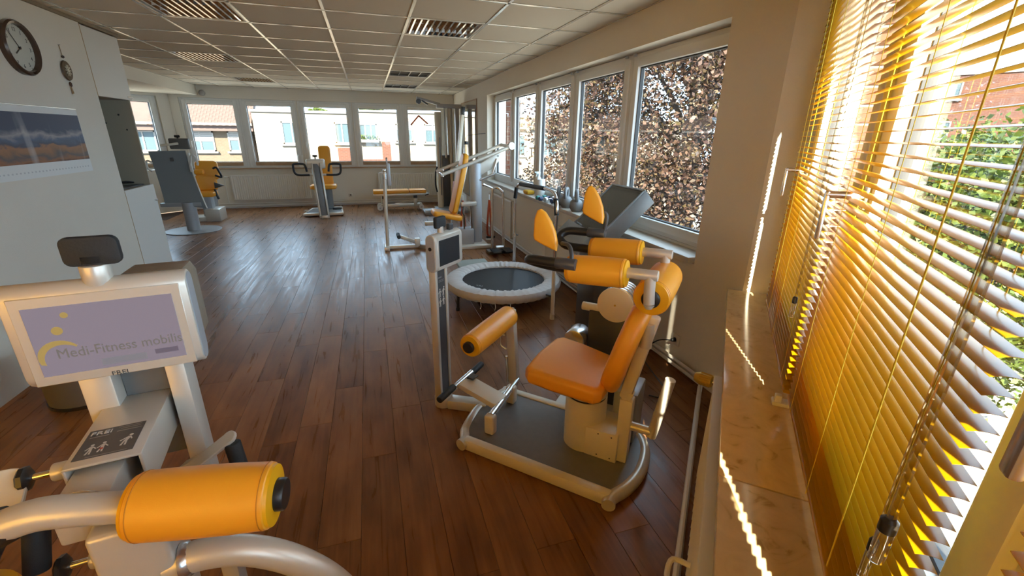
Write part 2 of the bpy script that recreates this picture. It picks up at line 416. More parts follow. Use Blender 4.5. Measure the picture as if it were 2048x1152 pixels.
for x in XS:
    b = B(); b.box((x, (ymin+ymax)/2, CEIL+.001), (.024, ymax-ymin, .006), .0015, 1); b.box((x, (ymin+ymax)/2, CEIL+.018), (.006, ymax-ymin, .03)); part('grid_runner', b, 'grid', cei)
for r in list(rows)+[11]:
    y = GY0+r*GDY
    if y > 10.84: continue
    b = B(); b.box(((XS[0]+XS[-1])/2, y, CEIL+.0005), (XS[-1]-XS[0], .024, .005), .0015, 1); part('grid_cross_bar', b, 'grid', cei)
# plain ceiling behind the camera and over the nook
b = B(); b.ext([(-5.6, YF), (d55.x, d55.y), (1.97, 1.85), (1.97, ymin-.012), (-5.6, ymin-.012)], .03, Matrix.Translation((0, 0, CEIL+.019))); part('ceiling_board', b, 'ctile', cei)
b = B(); b.b2((-5.6, ymin, CEIL+.004), (-3.14, 10.85, CEIL+.034)); part('ceiling_board', b, 'ctile', cei)

# ---- louvre lights and dark vents set in the grid
LN = {(-2, 0): 'square louvred ceiling light above the calendar wall, cut by the top edge', (1, 0): 'square louvred ceiling light nearest the right window wall',
      (-3, 4): 'square louvred ceiling light beside the cupboard door', (-3, 8): 'small far louvred ceiling light near the back left window',
      (-2, -3): 'louvred ceiling light behind the camera on the left', (1, -4): 'louvred ceiling light behind the camera on the right'}
VN = {(1, 5): 'larger dark slotted ceiling vent in front of the back windows', (1, 8): 'far dark slotted ceiling vent touching the back wall edge'}
alu_l = mat('louvre_mirror_metal', (.86, .86, .84), .07, metal=1.)
bl_l = {}
for (k, r), typ in special.items():
    cx, cyy = GX0+(k+.5)*GDX, GY0+(r+.5)*GDY
    W_, L_ = GDX-.02, GDY-.02
    if r < -1: continue
    if typ == 'L':
        t = thing('ceiling_light', LN[(k, r)], 'light', (cx, cyy, CEIL), 0, 'louvred lights in the grid ceiling')
        b = B()
        for sgn in (-1, 1):
            b.box((sgn*(W_/2-.008), 0, .03), (.016, L_, .06)); b.box((0, sgn*(L_/2-.008), .03), (W_, .016, .06))
        b.box((0, 0, .061), (W_, L_, .004)); part('housing', b, 'white', t)
        # trough reflectors along X, four of them
        nt_ = 4; pw = (L_-.04)/nt_
        for q in range(nt_):
            y0 = -(L_-.04)/2+q*pw
            b = B(); prof = []
            for s_ in range(9):
                u = s_/8; yy = y0+u*pw; zz = .004+.046*(1-(2*u-1)**4) if False else .052-.048*abs(2*u-1)**2.2
                prof.append((yy, zz))
            for (ya, za), (yb, zb) in zip(prof, prof[1:]):
                b.quad((-W_/2+.02, ya, za), (W_/2-.02, ya, za), (W_/2-.02, yb, zb), (-W_/2+.02, yb, zb))
            part('reflector', b, alu_l, t)
            b = B(); b.cyl((-W_/2+.03, y0+pw/2, .036), (W_/2-.03, y0+pw/2, .036), .013, n=12); part('fluorescent_tube', b, 'white', t)
        nb = 11
        for q in range(nb):
            xx = -W_/2+.02+(q+.5)*(W_-.04)/nb
            if 'blade' not in bl_l:
                b = B(); b.ext([(-.007, .0), (.007, .0), (.0015, .034), (-.0015, .034)], L_-.04, Matrix.Rotation(R(90), 4, 'X')); bl_l['blade'] = b.mesh('louvre_blade', False); bl_l['blade'].materials.append(alu_l)
            o = put('louvre_blade', bl_l['blade'], None, t); o.location = (xx, 0, .001)
    else:
        t = thing('ceiling_vent', VN[(k, r)], 'vent', (cx, cyy, CEIL), 0, 'dark vents in the grid ceiling')
        b = B(); b.box((0, 0, .03), (W_, L_, .01)); part('backing', b, mat('vent_dark', (.06, .055, .05), .7), t)
        b = B()
        for sgn in (-1, 1):
            b.box((sgn*(W_/2-.01), 0, .012), (.02, L_, .02)); b.box((0, sgn*(L_/2-.01), .012), (W_, .02, .02))
        part('frame', b, mat('vent_frame', (.12, .11, .10), .6), t)
        for q in (-1, 0, 1):
            b = B(); b.box((q*W_/4, 0, .014), (.012, L_-.04, .016)); part('slat', b, 'panel', t)

# ---- right wall with its long window band
WALLR = 1.97
b = B()
b.b2((WALLR, 2.27, 0), (2.30, 7.70, .77))                 # parapet
b.b2((WALLR, 2.27, 2.18), (2.30, 7.70, CEIL+.3))          # lintel
b.b2((WALLR, 7.70, 0), (2.30, 10.9, CEIL+.3))             # far end
c1 = dg(-.065, .33)
pil = [(WALLR, 2.2701), (2.30, 2.2701), (2.30, 1.95), (c1.x, c1.y), (1.97, 1.85)]
b.ext(pil, CEIL+.3, Matrix.Translation((0, 0, (CEIL+.3)/2)))
wr = struct('wall_right', b, 'wall')
def window(idx, loc, rz, w, z0, z1, handle=None, fm='upvc', rail=None, glassz=None, hz=1.42, fdepth=.07, fr=.048, sa=.066, label=None, reach=.05, hm=None):
    """window in local x (along wall), y outward; origin at the left end of the opening"""
    t = sroot('window_%d' % idx, loc, rz, label)
    b = B()
    for lo, hi in (((0, 0, z0), (fr, fdepth, z1)), ((w-fr, 0, z0), (w, fdepth, z1)), ((fr, 0, z1-fr), (w-fr, fdepth, z1)), ((fr, 0, z0), (w-fr, fdepth, z0+fr))):
        b.b2(lo, hi, .004, 1)
    part('frame', b, fm, t)
    s0, s1, sz0, sz1 = fr-.012, w-fr+.012, z0+fr-.012, z1-fr+.012
    b = B(); y0, y1 = -.018, .05
    for lo, hi in (((s0, y0, sz0), (s0+sa, y1, sz1)), ((s1-sa, y0, sz0), (s1, y1, sz1)), ((s0+sa, y0, sz1-sa), (s1-sa, y1, sz1))): b.b2(lo, hi, .006, 2)
    if not rail: b.b2((s0+sa, y0, sz0), (s1-sa, y1, sz0+sa), .006, 2)
    part('sash', b, fm, t)
    if rail:
        b = B(); b.b2((s0+sa, y0, sz0), (s1-sa, y1, sz0+sa), .006, 2); part('bottom_rail', b, rail, t)
    g0, g1, gz0, gz1 = s0+sa, s1-sa, sz0+sa, sz1-sa
    b = B()
    for lo, hi in (((g0, .01, gz0), (g0+.008, .04, gz1)), ((g1-.008, .01, gz0), (g1, .04, gz1)), ((g0, .01, gz1-.008), (g1, .04, gz1)), ((g0, .01, gz0), (g1, .04, gz0+.008))): b.b2(lo, hi)
    part('gasket', b, 'dkframe', t)
    b = B(); b.b2((g0+.001, .022, gz0+.001), (g1-.001, .028, gz1-.001)); part('pane', b, 'glass', t)
    if handle is not None:
        hx = s1-sa/2 if handle > 0 else s0+sa/2
        b = B(); b.box((hx, y0-.005, hz), (.028, .011, .065), .004); b.cyl((hx, y0, hz), (hx, y0-reach, hz), .009, n=10)
        b.bar((hx, y0-reach+.003, hz+.008), (hx, y0-reach+.003, hz-.115), .017, .011, .004, up=(0, 1, 0)); part('handle', b, hm or 'white', t)
    return t
WB = [7.70, 6.64, 5.58, 4.52, 3.46, 2.27]
for i in range(5):
    t = window(i+1, (2.105, WB[i], 0), R(-90), WB[i]-WB[i+1], .832, 2.175, handle=1 if i < 4 else None, hz=1.40)
    w = WB[i]-WB[i+1]
    for xx in (.06, w-.06):
        b = B(); b.box((xx, -.026, 2.158), (.035, .018, .014), .003); b.cyl((xx-.02, -.03, 2.166), (xx+.02, -.03, 2.166), .005, n=8); part('hinge', b, 'silver2', t)
b = B(); b.b2((1.925, 2.28, .775), (2.12, 7.69, .815), .006, 2); o = struct('trim_1', b, 'sill_w', 'pale stone sill under the long window band')
b = B(); b.b2((2.10, 2.28, .812), (2.17, 7.69, .834)); struct('trim_2', b, 'upvc')

# ---- back wall and its windows
b = B()
BW = [(-3.47, -2.42), (-2.42, -1.36), (-1.345, -.26), (-.25, .81), (.81, 1.80)]
b.b2((-3.62, 10.85, 0), (1.97, 11.15, .83)); b.b2((-3.62, 10.85, 2.19), (1.97, 11.15, CEIL+.3))
b.b2((-3.62, 10.85, .83), (-3.47, 11.15, 2.19)); b.b2((1.80, 10.85, .83), (2.30, 11.15, 2.19)); b.b2((-1.36, 10.85, .83), (-1.345, 11.15, 2.19)); b.b2((-.26, 10.85, .83), (-.25, 11.15, 2.19))
wb = struct('wall_back', b, 'wall')
for i, (a, c) in enumerate(BW):
    window(6+i, (a, 10.88, 0), 0, c-a, .838, 2.19, handle=(1 if i in (1,) else -1), fr=.055, sa=.075, rail='tan', hz=1.36)
b = B(); b.b2((-3.45, 10.80, .815), (1.80, 10.90, .838), .004, 1); struct('trim_3', b, 'tan', 'narrow brown sill board under the back windows')

# ---- left: block with clock, nook behind it, slanted window
b = B(); b.b2((-5.6, 2.98, 0), (-2.2, 5.035, CEIL+.03)); b.b2((-5.6, 5.035, 0), (-2.84, 5.66, CEIL+.03)); struct('wall_left', b, 'wall')
b = B(); b.b2((-2.21, 3.0, CEIL-.022), (-2.185, 5.66, CEIL+.003)); struct('trim_4', b, mat('ceiling_joint_brown', (.26, .20, .13), .7), 'brown moulding where the left wall meets the ceiling')  # strip in one even brown along the top of the left wall
b = B(); b.b2((-5.9, -1.45, 0), (-5.6, 8.9, CEIL+.3)); struct('wall_far_left', b, 'wall')
b = B(); b.b2((-5.9, YF-.3, 0), (-.65, YF, .80)); b.b2((-5.9, YF-.3, 2.22), (-.65, YF, CEIL+.3)); b.b2((-5.9, YF-.3, .80), (-4.75, YF, 2.22)); b.b2((-1.15, YF-.3, .80), (-.65, YF, 2.22)); struct('wall_front', b, 'wall')
for i in range(3):  # unseen windows and yellow blinds, added for golden fill on the foreground
    window(15+i, (-1.15-1.2*i, YF-.12, 0), PI, 1.2, .80, 2.22, handle=-1)
    t = thing('added_roller_blind', ('added yellow roller blind nearest the slanted windows, unseen behind the camera', 'middle added yellow roller blind, unseen behind the camera', 'added yellow roller blind farthest left, unseen behind the camera')[i], 'blind', (-1.75-1.2*i, YF-.055, 0), 0, 'added roller blinds behind the camera')
    b = B(); b.b2((-.592, -.001, .84), (.592, .001, 2.17)); part('fabric', b, 'fabric', t)
    b = B(); b.cyl((-.592, 0, 2.185), (.592, 0, 2.185), .022, n=16); part('roller', b, 'fabric', t)
    b = B(); b.b2((-.592, -.008, .82), (.592, .008, .845), .004, 2); part('weight_bar', b, 'fabric', t)
b = B(); b.b2((-5.6, 5.66, 2.235), (-3.12, 10.85, CEIL+.03)); struct('ceiling_soffit', b, 'wall', 'lowered plaster soffit along the far left side')
# slanted wall in the far left corner
mL = Matrix.Translation((-3.62, 10.87, 0)) @ Matrix.Rotation(R(45), 4, 'Z')
b = B()
for lo, hi in (((-2.9, 0, 0), (0, .3, .83)), ((-2.9, 0, 2.19), (0, .3, CEIL+.3)), ((-.22, 0, .83), (.05, .3, 2.19)), ((-2.9, 0, .83), (-1.3, .3, 2.19))): b.b2(lo, hi, mx=mL)
struct('wall_slanted_left', b, 'wall')
p0 = mL @ Vector((-1.30, .05, 0))
window(11, p0, R(45), 1.08, .838, 2.19, handle=-1, fr=.055, sa=.075, fm='upvc', rail='tan', hz=1.36)

# ---- slanted window wall beside the camera (local t, n, z)
mD = Matrix.Translation(S0) @ Matrix.Rotation(DA, 4, 'Z')
b = B()
for lo, hi in (((-.04, .075, 0), (4.1, .36, .70)), ((-.04, .075, 2.22), (4.1, .36, CEIL+.3)), ((3.25, .075, .70), (4.1, .36, 2.22)), ((-.055, .225, .70), (.20, .36, 2.22)), ((.20, .238, .70), (3.25, .36, .872))): b.b2(lo, hi, mx=mD)
struct('wall_slanted_right', b, 'wall')
for i, (a, c) in enumerate(((.20, 1.20), (1.20, 2.14), (2.14, 3.25))):
    p = dg(a, .240); window(12+i, p, DA, c-a, .87, 2.215, handle=-1, hz=1.42, fr=.055, sa=.07, reach=.088, hm='alu')
sl = sroot('trim_5', S0, DA, 'polished beige limestone sill below the yellow blinds')
for a, c in ((-.045, 1.582), (1.585, 3.25)):
    b = B(); b.b2((a, .0, .703), (c, .262, .735), .004, 2); part('sill_slab', b, 'marble', sl)
# ---- skirting pipes
def pipe(pts, r, m='white', sm=0):
    b = B(); b.tube(pts, r, 10, sm); return b
b = B(); b.b2((WALLR-.015, 2.3, 0), (WALLR, 10.85, .06), .003, 1); struct('baseboard_right', b, 'plaster')
b = B(); b.b2((-3.5, 10.83, 0), (1.97, 10.85, .06), .003, 1); struct('baseboard_back', b, 'plaster')

# ---- yellow venetian blinds (local t, n, z)
def slat_mesh(L):
    b = B(); w = .0255; n = 4; tilt = R(5); rows_ = []
    for k in range(n+1):
        u = k/n-.5; y = u*w; z = .0020*(1-(2*u)**2)
        yy, zz = y*math.cos(tilt)-z*math.sin(tilt), y*math.sin(tilt)+z*math.cos(tilt)
        # y grows towards the glass: room-side edge hangs slightly lower
        rows_.append((yy, -y*math.sin(tilt)*0+zz*1.))
    top = [[b.bm.verts.new((x, y, z+.00025)) for y, z in rows_] for x in (-L/2, L/2)]
    bot = [[b.bm.verts.new((x, y, z-.00025)) for y, z in rows_] for x in (-L/2, L/2)]
    for k in range(n):
        b.bm.faces.new((top[0][k], top[1][k], top[1][k+1], top[0][k+1])); b.bm.faces.new((bot[0][k], bot[0][k+1], bot[1][k+1], bot[1][k]))
    b.bm.faces.new((top[0][0], bot[0][0], bot[1][0], top[1][0])); b.bm.faces.new((top[0][n], top[1][n], bot[1][n], bot[0][n]))
    for s in (0, 1): b.bm.faces.new(top[s]+bot[s][::-1])
    return b.mesh('slat', True, 60)
def blind(t0, t1, z0, label, wand=None, cords=(), pull=None):
    root = thing('venetian_blind', label, 'blind', S0, DA, 'yellow venetian blinds')
    L = t1-t0; tm = (t0+t1)/2; N = .18
    me = slat_mesh(L); me.materials.append(M['slat'])
    z = z0+.03; sp = .0213
    while z < 2.16:
        o = put('slat', me, None, root); o.location = (tm, N, z); z += sp
    b = B(); b.b2((t0, N-.02, 2.165), (t1, N+.02, 2.205), .003, 1); part('head_rail', b, M['slat'], root)
    b = B(); b.box((tm, N, z0+.006), (L, .026, .014), .005, 3); part('bottom_rail', b, M['slat'], root)
    for c in cords:
        for yy in (N-.0145, N+.0145):
            b = B(); b.tube([(c, yy, z0), (c, yy, 2.17)], .0008, 5); part('ladder_cord', b, 'cordy', root)
    if pull:
        b = B(); b.tube([(pull, N-.022, z0+.05), (pull, N-.022, 2.17)], .0013, 6); part('pull_cord', b, 'cordy', root)
    if wand:
        for q, (tw, zb, rr) in enumerate(wand):
            b = B(); b.tube([(tw, N-.034, zb+.05), (tw+.004, N-.032, 2.165)], rr, 6); part('tilt_wand', b, 'acryl', root)
            b = B(); b.lathe([(rr*1.2, 0), (rr*1.9, .001), (rr*1.9, .045), (rr*1.3, .05)], (tw, N-.034, zb), n=12); part('wand_tip', b, 'acryl', root)
            b = B(); b.lathe([(rr*1.5, 0), (rr*2.0, .002), (rr*2.0, .018), (rr*1.2, .022)], (tw, N-.034, zb+.046), n=12); part('wand_cap', b, 'black', root)
    return root
blind(.237, 1.165, .785, 'narrow-looking yellow slatted blind beside the pillar, far end of the slanted windows', wand=[(1.13, 1.03, .0035)], cords=(.32, .70, 1.08), pull=.50)
blind(1.237, 2.085, .812, 'large yellow slatted blind closest to the camera with clear wand', wand=[(2.062, 1.05, .0048), (2.045, 1.0, .0028)], cords=(1.33, 1.66, 2.0), pull=1.90)
blind(2.20, 3.19, .812, 'yellow slatted blind at the near end of the slanted windows, behind the camera', cords=(2.3, 3.1))
# wand bracket on the sill end of the first blind
b = B(); b.box((1.15, .17, .742), (.04, .05, .014), .004); b.box((1.155, .16, .757), (.02, .02, .03), .003)
o = part('blind_bracket', b, 'white', None); o.location = S0; o.rotation_euler = (0, 0, DA); tag(o, 'small white plastic holder under the far yellow blind', 'bracket')

# ---- radiators
def radiator(name_label, loc, rz, w, h, z0, ribs, group='panel radiators', grille=True, pitch=None):
    """local x along wall, y outward (towards wall +), front at y=-depth"""
    t = thing('radiator', name_label, 'radiator', loc, rz, group); d = .075
    b = B(); n = ribs*4; prof = []
    for k in range(n+1):
        x = w*k/n; ph = k % 4; y = -d + (.013 if ph in (0,) else (.006 if ph in (1, 3) else 0))
        prof.append((x, y))
    f0 = [b.bm.verts.new((x, y, z0+.025)) for x, y in prof]; f1 = [b.bm.verts.new((x, y, z0+h-.03)) for x, y in prof]
    for k in range(n): b.bm.faces.new((f0[k], f0[k+1], f1[k+1], f1[k]))
    b.b2((0, -d+.003, z0), (w, -d+.022, z0+.027), .006, 2); b.b2((0, -d+.003, z0+h-.032), (w, -d+.022, z0+h), .006, 2)
    b.b2((0, -d+.009, z0), (.006, -d+.02, z0+h)); b.b2((w-.006, -d+.009, z0), (w, -d+.02, z0+h))
    part('front_panel', b, 'white', t)
    b = B(); b.b2((.01, -.03, z0+.01), (w-.01, -.012, z0+h-.01), .005, 1); part('rear_panel', b, 'white', t)
    for s in (0., w-.012):
        b = B(); b.b2((s, -d+.005, z0+.02), (s+.012, -.01, z0+h-.01), .003, 1); part('side_cover', b, 'white', t)
    if grille:
        nb = max(8, int(w/.03))
        b = B()
        for k in range(nb): b.b2((.012+(w-.024)*k/nb, -d+.02, z0+h-.006), (.012+(w-.024)*(k+.5)/nb, -.012, z0+h))
        part('top_grille', b, 'white', t)
    for xx in (.15*w, .85*w):
        b = B(); b.b2((xx-.02, -.014, z0+.1), (xx+.02, .0, z0+h-.08)); part('wall_bracket', b, 'white', t)
    b = B()
    b.tube([(w-.05, -.04, z0+.01), (w-.05, -.04, z0-.002)], .009, 8); part('supply_pipe', b, 'white', t)
    return t
def valve(t, p, ax, m='white', r=.017, L=.06):
    b = B(); a = Vector(ax).normalized(); p = Vector(p); b.lathe([(.0, 0), (r*.8, 0), (r, .006), (r, L*.75), (r*.7, L), (0, L)], p, a, 16); part('thermostat_valve', b, m, t)
    b = B(); b.cyl(p-a*.03, p, r*.55, n=12); part('valve_collar', b, 'chrome', t)
t = radiator('white panel radiator below the back windows behind the leftmost machines', (-2.81, 10.83, 0), 0, 1.56, .53, .17, 38)
valve(t, (-.05, -.045, .655), (-1, 0, 0), 'white'); b = B(); b.tube([(-.03, -.04, .66), (-.08, -.04, .66), (-.12, -.03, .63), (-.12, -.03, .13)], .009, 8, 3); part('pipe', b, 'white', t)
b = B(); b.box((1.05, -.085, .60), (.02, .02, .03), .005); b.bar((1.03, -.09, .605), (1.07, -.09, .565), .012, .012, .003); part('heat_meter', b, 'white', t)
t = radiator('white panel radiator below the back windows behind the training bench', (.16, 10.83, 0), 0, 1.42, .53, .17, 34)
b = B(); b.box((.52, -.085, .56), (.03, .02, .05), .005); part('heat_meter', b, 'white', t)
t = radiator('white panel radiator on the right wall beside the cable column', (1.965, 7.35, 0), R(-90), 1.28, .56, .10, 30)
t = radiator('white panel radiator on the right wall hidden behind the slanted console', (1.965, 4.7, 0), R(-90), 1.3, .50, .12, 30)
p = dg(.86, .055); t = radiator('white panel radiator right below the limestone sill', p, DA, 1.7, .52, .12, 40, grille=False)
b = B(); b.b2((.0, -.078, .622), (1.7, -.008, .642), .006, 2); part('top_cover', b, 'white', t)
valve(t, (-.06, -.075, .575), (-.25, -1, 0), 'brass', .026, .075)
for k in range(16):
    b = B(); aa = 2*PI*k/16; q = Vector((-.25, -1, 0)).normalized(); q2 = Vector((1, -.25, 0)).normalized(); c0 = Vector((-.06, -.075, .575))+(q2*math.cos(aa)+Vector((0, 0, 1))*math.sin(aa))*.026; b.tube([c0+q*.008, c0+q*.052], .0022, 5); part('knob_ridge', b, 'brass', t)
b = B(); b.tube([(-.05, -.05, .575), (-.02, -.045, .575), (0, -.04, .56), (.0, -.04, .5)], .013, 8, 3); part('valve_elbow', b, 'black', t)
b = B(); b.tube([(.72, -.078, .40), (.72, -.125, .40), (.76, -.135, .39), (.80, -.125, .40), (.80, -.078, .40)], .008, 8, 4); part('hook', b, 'cream', t)
b = B(); b.b2((1.15, -.10, .30), (1.22, -.073, .42), .008, 2); part('heat_meter', b, 'white', t)
# heating pipes along the walls
for nm_, z, y in (('lower', .045, .05), ('upper', .085, .045)):
    b = B(); a = dg(3.0, y-.08, z); c = dg(-.02, y-.10, z)
    b.tube([a, c, (WALLR-.05, 1.98, z), (WALLR-.05, 2.6, z), (WALLR-.05, 7.6, z)], .012, 8)
    o = part('heating_pipe', b, 'white', None); tag(o, nm_+' of the two white heating pipes running low along the right wall', 'pipe', 'heating pipes')
for nm_, z in (('lower', .045), ('upper', .10)):
    b = B(); b.tube([(-3.4, 10.79, z), (1.9, 10.79, z)], .011, 8)
    o = part('heating_pipe', b, 'white', None); tag(o, nm_+' of the two white heating pipes running low along the back wall', 'pipe', 'heating pipes')

# ---- mirror, sockets, sensor
t = thing('wall_mirror', 'tall wall mirror on the right wall past the window band', 'mirror', (WALLR, 9.0, 0))
b = B(); b.b2((-.012, -.55, .35), (-.004, .85, 2.16)); part('mirror_pane', b, 'mirror', t)
b = B(); b.b2((-.016, -.57, .33), (0, -.55, 2.18)); b.b2((-.016, .85, .33), (0, .87, 2.18)); b.b2((-.016, -.57, 2.16), (0, .87, 2.18)); b.b2((-.016, -.57, .33), (0, .87, .35)); part('mirror_frame', b, 'tan', t)
def socket(label, loc, rz, plug=False):
    t = thing('wall_socket', label, 'socket', loc, rz)
    b = B(); b.box((0, -.006, 0), (.082, .012, .082), .006, 2); part('cover', b, 'white', t)
    b = B(); b.lathe([(.022, 0), (.022, .004), (.018, .004), (.018, .001), (0, .001)], (0, -.012, 0), (0, -1, 0), 18); part('outlet', b, 'white', t)
    if plug:
        b = B(); b.cyl((0, -.012, 0), (0, -.045, 0), .017, .012, 12, .003); part('plug', b, 'black', t)
socket('white socket with black plug low on the pillar', (WALLR, 2.33, .20), R(-90), True)
socket('white wall socket between the back wall machines', (-.47, 10.85, .22), 0, True)
socket('white wall socket under the window band near the trampoline', (WALLR, 5.05, .33), R(-90))
b = B(); b.tube([(1.93, 2.33, .20), (1.88, 2.42, .16), (1.84, 2.5, .05), (1.8, 2.45, .012), (1.75, 2.25, .008), (1.70, 2.05, .008), (1.62, 1.98, .008), (1.56, 2.02, .008)], .0045, 6, 6)
o = part('power_cable', b, 'black', None); tag(o, 'black power cable drooping from the pillar socket to the floor', 'cable')
b = B(); b.lathe([(.055, 0), (.055, .01), (.045, .035), (.02, .05), (0, .05)], (-3.02, 10.80, 2.275), (.1, -1, -.1), 18)
o = part('speaker', b, mat('speaker_grey', (.35, .33, .29), .6), None); tag(o, 'small round grey speaker on the back wall under the ceiling', 'speaker')

# ================================================================== OUTSIDE
b = B(); b.b2((-60, -40, -6.9), (90, 90, -6.5)); o = struct('ground', b, 'concrete', 'grey paved ground far below the windows')
def house_window(t, x0, x1, z0, z1, y, mull=1, shutter=None):
    b = B(); f = .07
    for lo, hi in (((x0, y-.05, z0), (x0+f, y+.06, z1)), ((x1-f, y-.05, z0), (x1, y+.06, z1)), ((x0, y-.05, z1-f), (x1, y+.06, z1)), ((x0, y-.05, z0), (x1, y+.06, z0+f))): b.b2(lo, hi)
    for k in range(mull):
        xx = x0+(x1-x0)*(k+1)/(mull+1); b.b2((xx-.035, y-.04, z0), (xx+.035, y+.06, z1))
    w = part('window', b, 'white_far', t)
    b = B(); b.b2((x0+f, y-.01, z0+f), (x1-f, y+.02, z1-f)); part('pane', b, 'wglass_far', w)
    b = B(); b.b2((x0-.12, y-.14, z0-.1), (x1+.12, y+.05, z0), .01, 1); part('sill', b, 'white_far', w)
    if shutter:
        b = B()
        n = int((z1-shutter)/.09)
        for k in range(n): b.b2((x0+f, y-.035, shutter+k*.09), (x1-f, y-.012, shutter+k*.09+.075))
        part('roller_shutter', b, 'white_far', w)
# house with a tiled roof, back left
t = thing('brick_house', 'pale brick house with red tiled roof beyond the back left windows', 'house', (0, 30, -6.5))
b = B(); b.b2((-22, 0, 0), (-6.3, 8, 8.2)); part('wall', b, 'facade_pale', t)
b = B(); b.b2((-22, -.45, 8.1), (-6.12, .1, 8.42)); part('soffit', b, mat('brown_soffit', (.045, .024, .02), .7), t)
b = B(); b.b2((-22, -.62, 8.38), (-6.1, -.45, 8.52), .03, 2); part('gutter', b, 'white_far', t)
roof = part('roof', B().ext([(-.6, 8.42), (4, 11.9), (4, 11.7), (0, 8.3)], 15.9, frame((-14.1, 0, 0), (0, 1, 0), (1, 0, 0))), 'rooftile', t)
sl_ = math.hypot(4.6, 3.48); rw = B()
tile_me = None
nrow = 16; q = 0
for r in range(nrow):
    for c in range(17):
        x = -10.9+c*.31+(.155 if r % 2 else 0)
        if x > -6.3: continue
        u = (r+.3)*.2
        if tile_me is None:
            bb = B(); bb.ext([(-.15, 0), (-.08, .035), (0, .05), (.08, .035), (.15, 0), (.08, .012), (0, .025), (-.08, .012)], .26, None); tile_me = bb.mesh('roof_tile', True); tile_me.materials.append(M['rooftile'])
        if q > 280: continue
        o = put('roof_tile', tile_me, None, roof); q += 1
        yy, zz = -.6+u*4.6/sl_, 8.42+u*3.48/sl_
        o.matrix_basis = Matrix.Translation((x, yy, zz+.03)) @ Matrix.Rotation(math.atan2(3.48, 4.6)+R(90)-R(180)+R(4), 4, 'X')
for x0, x1, sh in ((-9.6, -8.25, 7.55), (-7.55, -6.5, 7.6), (-12.2, -11.0, None), (-14.8, -13.6, None)): house_window(t, x0, x1, 7.0, 8.08, 0, 1, sh)
# white flat-roofed houses
t = thing('white_house', 'white flat-roofed house beyond the middle back windows', 'house', (0, 29, -6.5))
b = B(); b.b2((-5.95, 0, 0), (-.75, 8, 9.15)); part('wall', b, 'facade_white', t)
b = B(); b.b2((-6.05, -.1, 9.12), (-.7, 8, 9.25), .02, 1); part('parapet', b, 'white_far', t)
b = B(); b.b2((-1.7, -.02, 5.8), (-.78, .02, 7.25)); part('brick_panel', b, 'facade_red', t)
house_window(t, -4.55, -3.5, 7.45, 8.65, 0, 1); house_window(t, -1.75, -.95, 7.5, 8.65, 0, 1)
t = thing('white_house', 'white flat-roofed house with flower box beyond the right back windows', 'house', (0, 29.6, -6.5))
b = B(); b.b2((-.7, 0, 0), (7.5, 8, 9.3)); part('wall', b, 'facade_white', t)
b = B(); b.b2((-.75, -.1, 9.28), (7.6, 8, 9.40), .02, 1); part('parapet', b, 'white_far', t)
b = B(); b.b2((.85, -.02, 5.9), (1.35, .03, 7.6)); b.b2((-.5, -.02, 5.9), (.85, .03, 6.55)); part('brick_panel', b, 'facade_red', t)
house_window(t, -.4, .62, 7.7, 8.62, 0, 2); house_window(t, 1.75, 2.75, 7.6, 8.65, 0, 1, 8.3); house_window(t, 3.5, 4.5, 7.55, 8.66, 0, 1, 8.3)
b = B(); b.b2((-.45, -.32, 7.55), (.7, -.1, 7.72), .01, 1); part('flower_box', b, 'white_far', t)
def leaves(n, fn, size, rg):
    vs, fs = [], []
    for i in range(n):
        p = fn(); s = size*rg.uniform(.6, 1.25)
        a = Vector((rg.gauss(0, 1), rg.gauss(0, 1), rg.gauss(0, .7))).normalized(); c = a.cross(Vector((rg.gauss(0, 1), rg.gauss(0, 1), rg.gauss(0, 1)))).normalized()
        k = len(vs); vs += [p-a*s, p+c*s*.55+a*s*.1, p+a*s, p-c*s*.55+a*s*.1]; fs.append((k, k+1, k+2, k+3))
    me = bpy.data.meshes.new('leaves'); me.from_pydata([tuple(v) for v in vs], [], fs); return me
rg = random.Random(3)
me = leaves(260, lambda: Vector((rg.uniform(-.4, .65), rg.uniform(-.36, -.06), rg.uniform(7.68, 7.98))), .05, rg); o = put('flowers', me, 'leaf_green', t); o['kind'] = 'stuff'
t = thing('white_house', 'low cream house with flat eaves seen past the copper beech', 'house', (0, 33, -6.5), R(0))
b = B(); b.b2((9.2, 0, 0), (26, 8, 8.6)); part('wall', b, 'facade_white', t)
b = B(); b.b2((9.0, -.3, 8.5), (26, 8, 9.35), .02, 1); part('eaves', b, mat('cream_eaves', (.15, .12, .065), .7), t)
for k in range(4): house_window(t, 9.9+k*2.6, 11.4+k*2.6, 6.6, 8.1, 0, 1)
# distant round tree tops above the white roofs
def far_tree(label, c, r, n, cat='tree', seed=1, m='leaf_green', size=.16):
    t = thing('tree', label, cat, (c[0], c[1], -6.5)); g = random.Random(seed); zc = c[2]+6.5
    def f():
        while True:
            v = Vector((g.uniform(-1, 1), g.uniform(-1, 1), g.uniform(-1, 1)))
            if .55 < v.length < 1: return Vector((v.x*r, v.y*r, zc+v.z*r*.9))
    o = put('foliage', leaves(n, f, size, g), m, t); o['kind'] = 'stuff'
    b = B(); b.tube([(0, 0, 0), (.1, 0, zc*.5), (0, .1, zc)], [.25, .18, .08], 8, 3); part('trunk', b, 'bark', t)
far_tree('small green tree top above the white roof, left of the flower box', (-3.4, 39, 2.3), 1.2, 2500, seed=4)
far_tree('yellow-green tree top behind the roof above the flower box window', (.3, 44, 2.8), 1.7, 2500, seed=5)

